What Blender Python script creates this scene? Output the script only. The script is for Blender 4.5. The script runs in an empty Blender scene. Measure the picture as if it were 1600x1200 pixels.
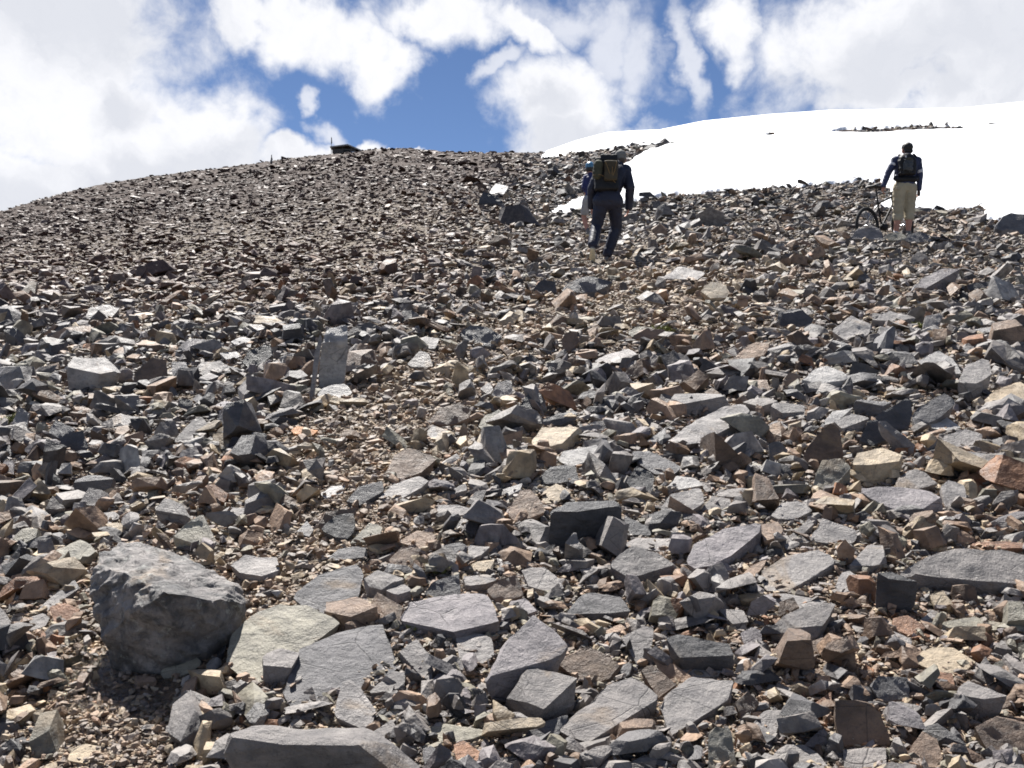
import bpy, bmesh, math, random
import numpy as np
from mathutils import Vector, Matrix, Euler
R = math.radians
rng = np.random.default_rng(11)
random.seed(11)
SC = bpy.context.scene
COL = SC.collection
F = 1600 * 35 / 36.0          # focal length in photo pixels (1600 wide)
EYE = 1.6
# ------------------------------------------------------------------ camera
cd = bpy.data.cameras.new('camera'); cam = bpy.data.objects.new('camera', cd); COL.objects.link(cam)
cd.lens = 35; cd.sensor_width = 36; cd.clip_start = 0.05; cd.clip_end = 3000
cam.location = (0, 0, EYE); cam.rotation_euler = (R(90), 0, 0)
SC.camera = cam
# ------------------------------------------------------------------ light
SUN_EL, SUN_AZ = 56.0, -22.0      # azimuth measured from the view direction (+Y), negative = left
sd = bpy.data.lights.new('sun', 'SUN'); sun = bpy.data.objects.new('sun', sd); COL.objects.link(sun)
sd.energy = 5.0; sd.angle = R(0.53); sd.color = (1.0, 0.965, 0.91)
el, az = R(SUN_EL), R(SUN_AZ)
sdir = Vector((math.sin(az) * math.cos(el), math.cos(az) * math.cos(el), math.sin(el)))
sun.rotation_euler = sdir.to_track_quat('Z', 'Y').to_euler()
sun.location = (-20, 40, 60)
SC.view_settings.view_transform = 'Standard'; SC.view_settings.look = 'None'
SC.view_settings.exposure = 1.15; SC.view_settings.gamma = 1
SKYK = 0.06
SC.cycles.filter_width = 1.75

class NT:
    """small node-tree helper"""
    def __init__(s, nt): s.nt = nt; nt.nodes.clear()
    def n(s, t, **kw):
        nd = s.nt.nodes.new(t)
        for k, v in kw.items():
            if k == 'inp':
                for a, b in v.items():
                    if isinstance(b, bpy.types.NodeSocket): s.nt.links.new(b, nd.inputs[a])
                    else: nd.inputs[a].default_value = b
            else: setattr(nd, k, v)
        return nd
    def m(s, op, a, b=0.0, c=0.0, clamp=False):
        nd = s.n('ShaderNodeMath', operation=op, use_clamp=clamp)
        for i, v in enumerate((a, b, c)):
            if isinstance(v, bpy.types.NodeSocket): s.nt.links.new(v, nd.inputs[i])
            else: nd.inputs[i].default_value = v
        return nd.outputs[0]
    def ss(s, x, lo, hi, a=0.0, b=1.0):
        nd = s.n('ShaderNodeMapRange', interpolation_type='SMOOTHSTEP')
        s.nt.links.new(x, nd.inputs['Value'])
        nd.inputs['From Min'].default_value = lo; nd.inputs['From Max'].default_value = hi
        nd.inputs['To Min'].default_value = a; nd.inputs['To Max'].default_value = b
        return nd.outputs[0]
    def noise(s, vec, scale, det=3, rough=0.55, dist=0.0):
        nd = s.n('ShaderNodeTexNoise'); s.nt.links.new(vec, nd.inputs['Vector'])
        nd.inputs['Scale'].default_value = scale; nd.inputs['Detail'].default_value = det
        nd.inputs['Roughness'].default_value = rough; nd.inputs['Distortion'].default_value = dist
        return nd.outputs[0]
    def mix(s, f, a, b, bt='MIX'):
        nd = s.n('ShaderNodeMix', data_type='RGBA', blend_type=bt)
        for i, v in ((0, f), (6, a), (7, b)):
            if isinstance(v, bpy.types.NodeSocket): s.nt.links.new(v, nd.inputs[i])
            else: nd.inputs[i].default_value = v if i == 0 else (*v[:3], 1)
        return nd.outputs[2]
    def link(s, a, b): s.nt.links.new(a, b)

def world():
    w = bpy.data.worlds.new('World'); SC.world = w; w.use_nodes = True
    T = NT(w.node_tree)
    sky = T.n('ShaderNodeTexSky', sky_type='NISHITA', sun_disc=False)
    sky.sun_elevation = R(SUN_EL); sky.sun_rotation = R(SUN_AZ)
    sky.altitude = 3500; sky.air_density = 1.0; sky.dust_density = 0.3; sky.ozone_density = 2.0
    tc = T.n('ShaderNodeTexCoord')
    sep = T.n('ShaderNodeSeparateXYZ'); T.link(tc.outputs['Generated'], sep.inputs[0])
    x, y, z = sep.outputs
    azi = T.m('MULTIPLY', T.m('ARCTAN2', x, y), 10.0)          # tenths of a radian: azimuth, elevation
    ele = T.m('MULTIPLY', T.m('ARCSINE', z), 10.0)
    # domain warp gives the ragged edges
    def comb(a, b, c=0.0):
        nd = T.n('ShaderNodeCombineXYZ')
        for i, v in enumerate((a, b, c)):
            if isinstance(v, bpy.types.NodeSocket): T.link(v, nd.inputs[i])
            else: nd.inputs[i].default_value = v
        return nd.outputs[0]
    P = comb(azi, ele)
    w1 = T.n('ShaderNodeTexNoise', inp={'Vector': P, 'Scale': 1.3, 'Detail': 5.0, 'Roughness': 0.55})
    wc = T.n('ShaderNodeVectorMath', operation='SUBTRACT', inp={0: w1.outputs['Color'], 1: (0.5, 0.5, 0.5)})
    wsc = T.n('ShaderNodeVectorMath', operation='SCALE', inp={0: wc.outputs[0], 'Scale': 0.95})
    P2 = T.n('ShaderNodeVectorMath', operation='ADD', inp={0: P, 1: wsc.outputs[0]}).outputs[0]
    s2 = T.n('ShaderNodeSeparateXYZ'); T.link(P2, s2.inputs[0])
    A, E = s2.outputs[0], s2.outputs[1]
    def dirn(px, py):
        a = math.atan((px - 800) / F)
        e = math.atan((600 - py) / F * math.cos(a))
        return a * 10, e * 10
    def blob(px, py, rx, ry, rot=0, amp=1.0):
        a0, e0 = dirn(px, py)
        k = F / 10.0
        dx = T.m('SUBTRACT', A, a0); dy = T.m('SUBTRACT', E, e0)
        c, s_ = math.cos(R(rot)), math.sin(R(rot))
        u = T.m('ADD', T.m('MULTIPLY', dx, c * k / rx), T.m('MULTIPLY', dy, s_ * k / rx))
        v = T.m('ADD', T.m('MULTIPLY', dx, -s_ * k / ry), T.m('MULTIPLY', dy, c * k / ry))
        r2 = T.m('ADD', T.m('MULTIPLY', u, u), T.m('MULTIPLY', v, v))
        d = T.m('SUBTRACT', 1.0, T.m('SQRT', r2))
        return T.m('MULTIPLY', d, amp) if amp != 1.0 else d
    thick = [(40, 40, 250, 130, 0), (150, 200, 250, 140, -10), (330, 215, 115, 85, -30), (30, 300, 300, 90, 0),
             (470, 243, 120, 26, 12), (570, 218, 42, 20, 20), (480, 45, 135, 62, -8), (590, 95, 60, 62, -40),
             (375, 25, 60, 40, 30), (700, 25, 140, 48, -4), (830, 55, 62, 34, -25),
             (885, 165, 115, 78, 0), (910, 215, 130, 36, 0), (1150, 38, 58, 62, 20),
             (1405, 60, 225, 125, 8), (1600, 70, 300, 150, 0), (1375, 150, 130, 34, 0), (640, 232, 30, 7, 0)]
    thin = [(955, 70, 52, 100, -20), (1068, 80, 24, 100, 0), (477, 160, 20, 20, 0), (510, 195, 40, 22, 0),
            (900, 30, 130, 50, 0), (1000, 90, 50, 70, 10), (780, 110, 50, 20, 30)]
    def mx(lst):
        r = None
        for b in lst:
            d = blob(*b)
            r = d if r is None else T.m('MAXIMUM', r, d)
        return r
    TK, TN = mx(thick), mx(thin)
    fn = T.noise(P, 2.2, 8, 0.6, 0.3)
    fb = T.m('MULTIPLY', T.m('SUBTRACT', fn, 0.5), 1.15)
    # clouds elsewhere on the dome (outside the photograph's view)
    gen = T.m('SUBTRACT', T.noise(tc.outputs['Generated'], 2.3, 8, 0.6, 0.3), 0.5)
    out = T.m('MAXIMUM', T.ss(T.m('ABSOLUTE', azi), 5.2, 7.0), T.ss(ele, 4.3, 6.0))
    gcov = T.m('MULTIPLY', T.ss(gen, 0.03, 0.15), out)
    cov = T.ss(T.m('ADD', TK, fb), -0.20, 0.48)
    cth = T.m('MULTIPLY', T.ss(T.m('ADD', TN, fb), -0.05, 0.75), 0.72)
    cover = T.m('MAXIMUM', T.m('MAXIMUM', cov, cth), gcov)
    # cloud tone: bright billows and pale grey bases
    g1 = T.noise(P, 0.55, 4, 0.5); g2 = T.noise(P2, 2.2, 6, 0.6)
    grey = mx([(60, 5, 260, 75, 0), (240, 262, 240, 45, 10), (60, 320, 200, 50, 0), (1420, 90, 210, 70, 20), (1600, 50, 200, 110, 0),
               (1380, 140, 200, 35, 0), (905, 213, 130, 30, 0), (860, 170, 50, 30, 0), (200, 160, 60, 40, 0)])
    gm = T.ss(T.m('ADD', grey, T.m('MULTIPLY', T.m('SUBTRACT', g2, 0.5), 1.3)), -0.25, 0.75)
    shade = T.m('ADD', T.m('MULTIPLY', gm, 0.85), T.m('ADD', T.m('MULTIPLY', T.ss(g1, 0.35, 0.7), 0.12), T.m('MULTIPLY', T.ss(T.noise(P2, 3.0, 7, .62), .45, .75), .30)), clamp=True)
    K = 1.0 / SKYK
    ccol = T.mix(shade, (0.455 * K, 0.458 * K, 0.475 * K), (0.345 * K, 0.355 * K, 0.385 * K))
    skc = T.mix(1.0, sky.outputs[0], SKY_TINT, 'MULTIPLY')
    fin = T.mix(cover, skc, ccol)
    bg = T.n('ShaderNodeBackground', inp={'Color': fin, 'Strength': SKYK})
    o = T.n('ShaderNodeOutputWorld'); T.link(bg.outputs[0], o.inputs[0])
SKY_TINT = (0.62, 0.66, 0.74)
world()
# ------------------------------------------------------------------ helpers
def tag(o, label=None, cat=None, group=None, kind=None):
    if label: o['label'] = label
    if cat: o['category'] = cat
    if group: o['group'] = group
    if kind: o['kind'] = kind
    return o
def link(name, me, mat=None, parent=None):
    o = bpy.data.objects.new(name, me); COL.objects.link(o)
    if mat and me is not None:
        me.materials.clear(); me.materials.append(mat)
    if parent: o.parent = parent
    return o
def empty(name, loc, rz=0):
    o = bpy.data.objects.new(name, None); COL.objects.link(o)
    o.location = loc; o.rotation_euler = (0, 0, rz); o.empty_display_size = 0.2
    return o

def _h(ix, iy, seed):
    n = (ix * 374761393 + iy * 668265263 + seed * 1442695041) & 0xffffffff
    n = ((n ^ (n >> 13)) * 1274126177) & 0xffffffff
    return ((n ^ (n >> 16)) & 0xffff) / 65535.0
def vnoise(x, y, seed=0):
    x = np.asarray(x, float); y = np.asarray(y, float)
    ix = np.floor(x).astype(np.int64); iy = np.floor(y).astype(np.int64)
    fx = x - ix; fy = y - iy
    fx = fx * fx * (3 - 2 * fx); fy = fy * fy * (3 - 2 * fy)
    a = _h(ix, iy, seed); b = _h(ix + 1, iy, seed); c = _h(ix, iy + 1, seed); d = _h(ix + 1, iy + 1, seed)
    return (a + (b - a) * fx) * (1 - fy) + (c + (d - c) * fx) * fy - 0.5
def fbm(x, y, seed=0, o=4):
    r = 0; a = 1.0
    for i in range(o):
        r = r + a * vnoise(x * 2 ** i + 17.3 * i, y * 2 ** i - 9.1 * i, seed + i); a *= 0.5
    return r
def sstep(x, a, b):
    t = np.clip((np.asarray(x, float) - a) / (b - a), 0, 1); return t * t * (3 - 2 * t)

# skyline of the mountain, in bearings written as photo columns
SKX = [-1600, -600, -300, 0, 100, 200, 300, 400, 450, 520, 600, 640, 700, 760, 850, 900, 950, 1000, 1030, 1100, 1200, 1300, 1400, 1500, 1550, 1600, 1900, 2600]
SKY_ = [600, 480, 410, 330, 303, 285, 269, 257, 249, 240, 232, 232, 238, 241, 240, 222, 209, 206, 205, 191, 181, 174, 173, 171, 166, 161, 150, 170]
NRX = [-1600, -600, -300, 0, 640, 850, 935, 1100, 1410, 1600, 2600]
NRY = [500, 420, 370, 310, 226, 246, 253, 246, 238, 250, 270]
DSKY = 140.0
HN = 2400.0
def yline(u, D):
    u = np.asarray(u, float); D = np.asarray(D, float)
    s = np.interp(u, SKX, SKY_) - HN / DSKY
    n = np.interp(u, NRX, NRY)
    t = sstep(np.log(np.maximum(D, 1)), math.log(20), math.log(105))
    return n + (s - n) * t
def base_z(u, D):
    Dc = np.minimum(D, DSKY)
    z = EYE - HN / F - (yline(u, Dc) - 600) / F * Dc
    over = np.maximum(D - DSKY, 0)
    z = z - over * 0.12 * sstep(over, 0, 12) - 0.4 * np.maximum(over - 12, 0)
    return z
def u_of(x, y):
    return 800 + F * x / np.maximum(y, 2.2)
def ground_z(x, y):
    x = np.asarray(x, float); y = np.asarray(y, float)
    u = u_of(x, y)
    z = base_z(u, y)
    d = np.maximum(y, 1)
    z = z + fbm(x / 1.1, y / 1.1, 3) * 0.055 + fbm(x / 5, y / 5, 9) * 0.17 * sstep(d, 5, 20) + fbm(x / 18, y / 18, 14, 3) * 0.5 * sstep(d, 30, 70) * (1 - sstep(u, 800, 980))
    z = z + fbm(x / 1.3, y / 1.3, 31, 3) * 0.22 * sstep(d, 40, 90) * (1 - sstep(u, 820, 900))
    return z
def proj(x, y, z):
    return 800 + F * x / y, 600 - F * (z - EYE) / y
def hit(u, v):
    """distance at which the sight line of photo pixel (u, v) meets the ground"""
    u = np.asarray(u, float); v = np.asarray(v, float)
    lo = np.full(np.broadcast(u, v).shape, 1.3); hi = np.full_like(lo, DSKY)
    for _ in range(34):
        m = (lo + hi) / 2
        x = (u - 800) / F * m
        y = 600 - F * (ground_z(x, m) - EYE) / m
        below = y > v
        lo = np.where(below, m, lo); hi = np.where(below, hi, m)
    return (lo + hi) / 2
def inpoly(u, v, poly):
    u = np.asarray(u, float); v = np.asarray(v, float); c = np.zeros(np.broadcast(u, v).shape, bool)
    n = len(poly)
    for i in range(n):
        x1, y1 = poly[i]; x2, y2 = poly[(i + 1) % n]
        if y1 == y2: continue
        k = ((y1 > v) != (y2 > v)) & (u < (x2 - x1) * (v - y1) / (y2 - y1) + x1)
        c ^= k
    return c
SNOW = [(848, 247), (872, 245), (893, 239), (925, 236), (955, 233), (985, 228), (1015, 228), (1052, 223), (1056, 226), (1030, 233), (1008, 240), (990, 250),
        (975, 262), (955, 285), (925, 302), (900, 312), (872, 322), (858, 331), (890, 333), (925, 331), (990, 317), (1040, 306), (1100, 303), (1160, 298), (1240, 293),
        (1300, 288), (1345, 284), (1378, 287), (1392, 300), (1385, 311), (1362, 326), (1395, 331), (1440, 328), (1490, 329), (1530, 323), (1541, 327),
        (1530, 343), (1560, 346), (1600, 338), (1750, 330), (2600, 360), (2600, -400), (880, -400), (868, 225), (850, 240)]
ISL = [[(1296, 209), (1315, 203), (1360, 202), (1400, 200), (1440, 196), (1480, 199), (1520, 200), (1528, 202), (1490, 205), (1440, 207), (1400, 209), (1350, 211), (1320, 211)],
       [(1194, 212), (1203, 209), (1212, 212), (1203, 214)], [(1534, 199), (1560, 196), (1590, 196), (1560, 200)]]
def snow_mask(u, v):
    u = np.asarray(u, float); v = np.asarray(v, float)
    j = 3.5 * fbm(u / 14, v / 5, 40, 3) * sstep(v, 225, 300) + 1.5 * fbm(u / 9, v / 3, 45, 3)
    jx = 9 * fbm(u / 16, v / 6, 47, 3)
    m = inpoly(u + jx, v + j, SNOW)
    for p in ISL: m &= ~inpoly(u, v, p)
    return m

def grid_mesh(name, us, Ds, zf, keep=None):
    U, D = np.meshgrid(us, Ds)
    X = (U - 800) / F * np.maximum(D, 2.2)
    Z = zf(X, D, U)
    nr, nc = U.shape
    co = np.stack([X, D, Z], -1).reshape(-1, 3)
    i = np.arange(nr * nc).reshape(nr, nc)
    q = np.stack([i[:-1, :-1], i[:-1, 1:], i[1:, 1:], i[1:, :-1]], -1)
    if keep is not None:
        k = keep(U, D, Z)
        kk = k[:-1, :-1] | k[:-1, 1:] | k[1:, 1:] | k[1:, :-1]
        q = q[kk]
    q = q.reshape(-1, 4)
    used = np.unique(q); remap = np.zeros(nr * nc, int); remap[used] = np.arange(len(used))
    co = co[used]; q = remap[q]
    me = bpy.data.meshes.new(name)
    me.vertices.add(len(co)); me.vertices.foreach_set('co', co.ravel())
    me.loops.add(q.size); me.loops.foreach_set('vertex_index', q.ravel().astype(np.int32))
    me.polygons.add(len(q)); me.polygons.foreach_set('loop_start', np.arange(0, q.size, 4, dtype=np.int32))
    me.polygons.foreach_set('use_smooth', np.ones(len(q), bool))
    me.update(calc_edges=True); me.validate()
    return me

def mat_new(name):
    m = bpy.data.materials.new(name); m.use_nodes = True
    return m, NT(m.node_tree)
def finish(T, color, rough, bump=None, bstr=0.5, bdist=0.01, spec=0.5, **kw):
    p = T.n('ShaderNodeBsdfPrincipled')
    def put(s, v):
        if isinstance(v, bpy.types.NodeSocket): T.link(v, p.inputs[s])
        else: p.inputs[s].default_value = v
    put('Base Color', color if isinstance(color, bpy.types.NodeSocket) else (*color, 1)); put('Roughness', rough)
    put('Specular IOR Level', spec)
    for k, v in kw.items(): put(k, v)
    if bump is not None:
        b = T.n('ShaderNodeBump', inp={'Height': bump, 'Strength': bstr, 'Distance': bdist})
        T.link(b.outputs[0], p.inputs['Normal'])
    o = T.n('ShaderNodeOutputMaterial'); T.link(p.outputs[0], o.inputs[0])

def m_ground():
    m, T = mat_new('gravel_soil')
    pos = T.n('ShaderNodeNewGeometry').outputs['Position']
    v = T.n('ShaderNodeTexVoronoi', inp={'Vector': pos, 'Scale': 55.0}); v2 = T.n('ShaderNodeTexVoronoi', inp={'Vector': pos, 'Scale': 9.0})
    r = T.n('ShaderNodeValToRGB'); T.link(T.n('ShaderNodeSeparateColor', inp={0: v.outputs['Color']}).outputs[0], r.inputs[0])
    e = r.color_ramp.elements; e[0].position = 0; e[0].color = (.12, .095, .07, 1); e[1].position = 1; e[1].color = (.30, .25, .19, 1)
    k = e.new(0.5); k.color = (.20, .16, .115, 1); k = e.new(0.75); k.color = (.16, .155, .15, 1)
    n = T.noise(pos, 1.6, 5, 0.6)
    c = T.mix(T.ss(n, 0.35, 0.7), r.outputs[0], (.15, .125, .10), 'MIX')
    c = T.mix(0.45, r.outputs[0], c)
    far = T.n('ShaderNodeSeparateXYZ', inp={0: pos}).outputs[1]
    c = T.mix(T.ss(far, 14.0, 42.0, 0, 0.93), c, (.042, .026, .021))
    h = T.m('ADD', T.m('MULTIPLY', v.outputs['Distance'], -0.6), T.m('MULTIPLY', v2.outputs['Distance'], -1.2))
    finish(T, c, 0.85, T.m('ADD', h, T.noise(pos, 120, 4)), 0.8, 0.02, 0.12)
    return m
def m_snow():
    m, T = mat_new('snow')
    pos = T.n('ShaderNodeNewGeometry').outputs['Position']
    mp = T.n('ShaderNodeMapping', inp={'Vector': pos, 'Scale': (1, 0.4, 1)}).outputs[0]
    n = T.noise(mp, 0.5, 5, 0.55); n2 = T.noise(pos, 4.0, 4, 0.6)
    c = T.mix(T.ss(n, 0.3, 0.7), (.86, .87, .90), (.90, .91, .92))
    h = T.m('ADD', T.m('MULTIPLY', n, 1.0), T.m('MULTIPLY', n2, 0.25))
    finish(T, c, 0.6, h, 0.25, 0.15, 0.3)
    return m
Ds = np.concatenate([np.linspace(-14, 1.6, 24), 1.8 * (DSKY * 0.9 / 1.8) ** np.linspace(0, 1, 620), np.linspace(DSKY * 0.905, DSKY + 30, 90), np.linspace(DSKY + 40, 420, 24)])
us = np.concatenate([np.linspace(-2600, -320, 80), np.linspace(-300, 1900, 620), np.linspace(1930, 4200, 80)])
gm = grid_mesh('mountain_slope', us, Ds, lambda X, D, U: ground_z(X, D))
MG = m_ground()
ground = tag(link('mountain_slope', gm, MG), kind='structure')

def snow_z(X, D, U):
    gz = ground_z(X, D)
    u, v = proj(X, np.maximum(D, 1), gz)
    beyond = (D > DSKY - 2) & (U > 862)
    m = (snow_mask(u, v) | beyond).astype(float)
    for _ in range(5):
        p = np.pad(m, 1, mode='edge')
        m = (p[:-2, 1:-1] + p[2:, 1:-1] + p[1:-1, :-2] + p[1:-1, 2:] + 2 * m) / 6
    sm = base_z(U, D) + 0.12 * sstep(D, 20, 60)
    th = 0.015 + 0.05 * sstep(D, 20, 60) + 0.05 * sstep(D, 60, 120)
    zz = np.maximum(gz, sm) + th
    snow_z.m = m
    w = sstep(m, 0.25, 0.9)
    return (gz - 0.07) * (1 - w) + zz * w
sus = np.concatenate([np.linspace(840, 1700, 760), np.linspace(1710, 3400, 60)])
sDs = np.concatenate([17.5 * (DSKY * 0.95 / 17.5) ** np.linspace(0, 1, 560), np.linspace(DSKY * .955, DSKY + 20, 60), np.linspace(DSKY + 25, 300, 12)])
sme = grid_mesh('snow_field', sus, sDs, snow_z, keep=lambda U, D, Z: snow_z.m > 0.05)
snow = tag(link('snow_field', sme, m_snow()), kind='structure')
# ------------------------------------------------------------------ rock materials
def m_rock(name, inst, mot=.38):
    m, T = mat_new(name)
    pos = T.n('ShaderNodeNewGeometry').outputs['Position']
    if inst:
        at = T.n('ShaderNodeAttribute', attribute_type='INSTANCER', attribute_name='tone')
        base = at.outputs['Color']
        n1 = T.noise(pos, 14, 4, 0.6)
        c = T.mix(T.ss(n1, 0.3, 0.72), T.mix(1.0, base, (.58, .56, .56), 'MULTIPLY'), T.mix(1.0, base, (1.42, 1.39, 1.33), 'MULTIPLY'))
        c = T.mix(T.ss(T.noise(pos, 45, 5, .7), .54, .68, 0, .5), c, T.mix(1.0, base, (.4, .4, .41), 'MULTIPLY'))
        finish(T, c, T.ss(n1, 0.3, 0.7, 0.52, 0.72), T.m('ADD', T.noise(pos, 60, 4, 0.65), T.m('MULTIPLY', T.noise(pos, 13, 4, .6), 2.0)), 0.7, 0.008, 0.38)
        return m
    oi = T.n('ShaderNodeObjectInfo'); base = oi.outputs['Color']
    off = T.n('ShaderNodeVectorMath', operation='SCALE', inp={0: (7.3, 3.1, 5.7), 'Scale': oi.outputs['Random']}).outputs[0]
    P = T.n('ShaderNodeVectorMath', operation='ADD', inp={0: pos, 1: off}).outputs[0]
    big = T.noise(P, 5.5, 6, 0.62, 0.4)
    fine = T.noise(P, 85, 5, 0.7)
    mp = T.n('ShaderNodeMapping', inp={'Vector': P, 'Rotation': (0.5, 0.35, 0.8), 'Scale': (1.4, 1.8, 3.4)}).outputs[0]
    grain = T.noise(mp, 9, 6, 0.65, 0.6)
    c = T.mix(T.ss(big, 0.30, 0.70), T.mix(1.0, base, (.60, .60, .62), 'MULTIPLY'), T.mix(1.0, base, (1.45, 1.43, 1.40), 'MULTIPLY'))
    c = T.mix(T.ss(grain, 0.42, 0.66, 0, 0.5), c, T.mix(1.0, base, (1.5, 1.46, 1.4), 'MULTIPLY'))
    c = T.mix(T.ss(T.noise(P, 13, 7, .75, .3), 0.50, 0.64, 0, mot), c, T.mix(1.0, base, (.45, .45, .46), 'MULTIPLY'))
    c = T.mix(T.ss(fine, 0.52, 0.72, 0, 0.5), c, (.035, .035, .038))
    st = T.noise(P, 2.7, 5, 0.6, 1.0)
    c = T.mix(T.ss(st, 0.58, 0.70, 0, 0.55), c, (.24, .165, .095))
    if mot > .5:
        c = T.mix(T.ss(T.noise(P, 7, 8, .72, .5), 0.47, 0.60, 0, 0.8), c, (.040, .042, .044))
        c = T.mix(T.ss(T.noise(P, 19, 7, .75, .2), 0.56, 0.66, 0, 0.7), c, (.34, .34, .31))
    wv = T.n('ShaderNodeTexVoronoi', feature='DISTANCE_TO_EDGE', inp={'Vector': mp, 'Scale': 3.4})
    crack = T.m('MAXIMUM', T.ss(wv.outputs['Distance'], 0.0, 0.014), T.ss(T.noise(P, 3.1, 2), 0.60, 0.48))
    c = T.mix(T.m('MULTIPLY', T.m('SUBTRACT', 1.0, crack), 0.6), c, (.03, .028, .027))
    h = T.m('ADD', T.m('ADD', T.m('MULTIPLY', grain, 0.7), T.m('MULTIPLY', fine, 0.45)), T.m('ADD', T.m('MULTIPLY', big, 1.0), T.m('MULTIPLY', crack, 0.2)))
    finish(T, c, T.ss(grain, 0.3, 0.7, 0.66, 0.46), T.m('ADD', h, T.m('MULTIPLY', T.noise(P, 28, 7, .75), 1.3)), 0.8, 0.014, 0.55)
    return m
MRB = m_rock('mottled_boulder_face', False, .85)
MR, MRI = m_rock('rock_face', False), m_rock('scree_stone', True)

# ------------------------------------------------------------------ traced rocks
# frame id: (x origin, y origin, scale) of the enlarged view the outlines were read from
FR = {'F': (0, 0, 1), 'L': (0, 800, 2.963), 'M': (500, 800, 2.857), 'Q': (1040, 800, 2.857), 'A': (0, 450, 2.857), 'B': (540, 450, 2.857), 'C': (1060, 400, 2.6667)}
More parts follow.
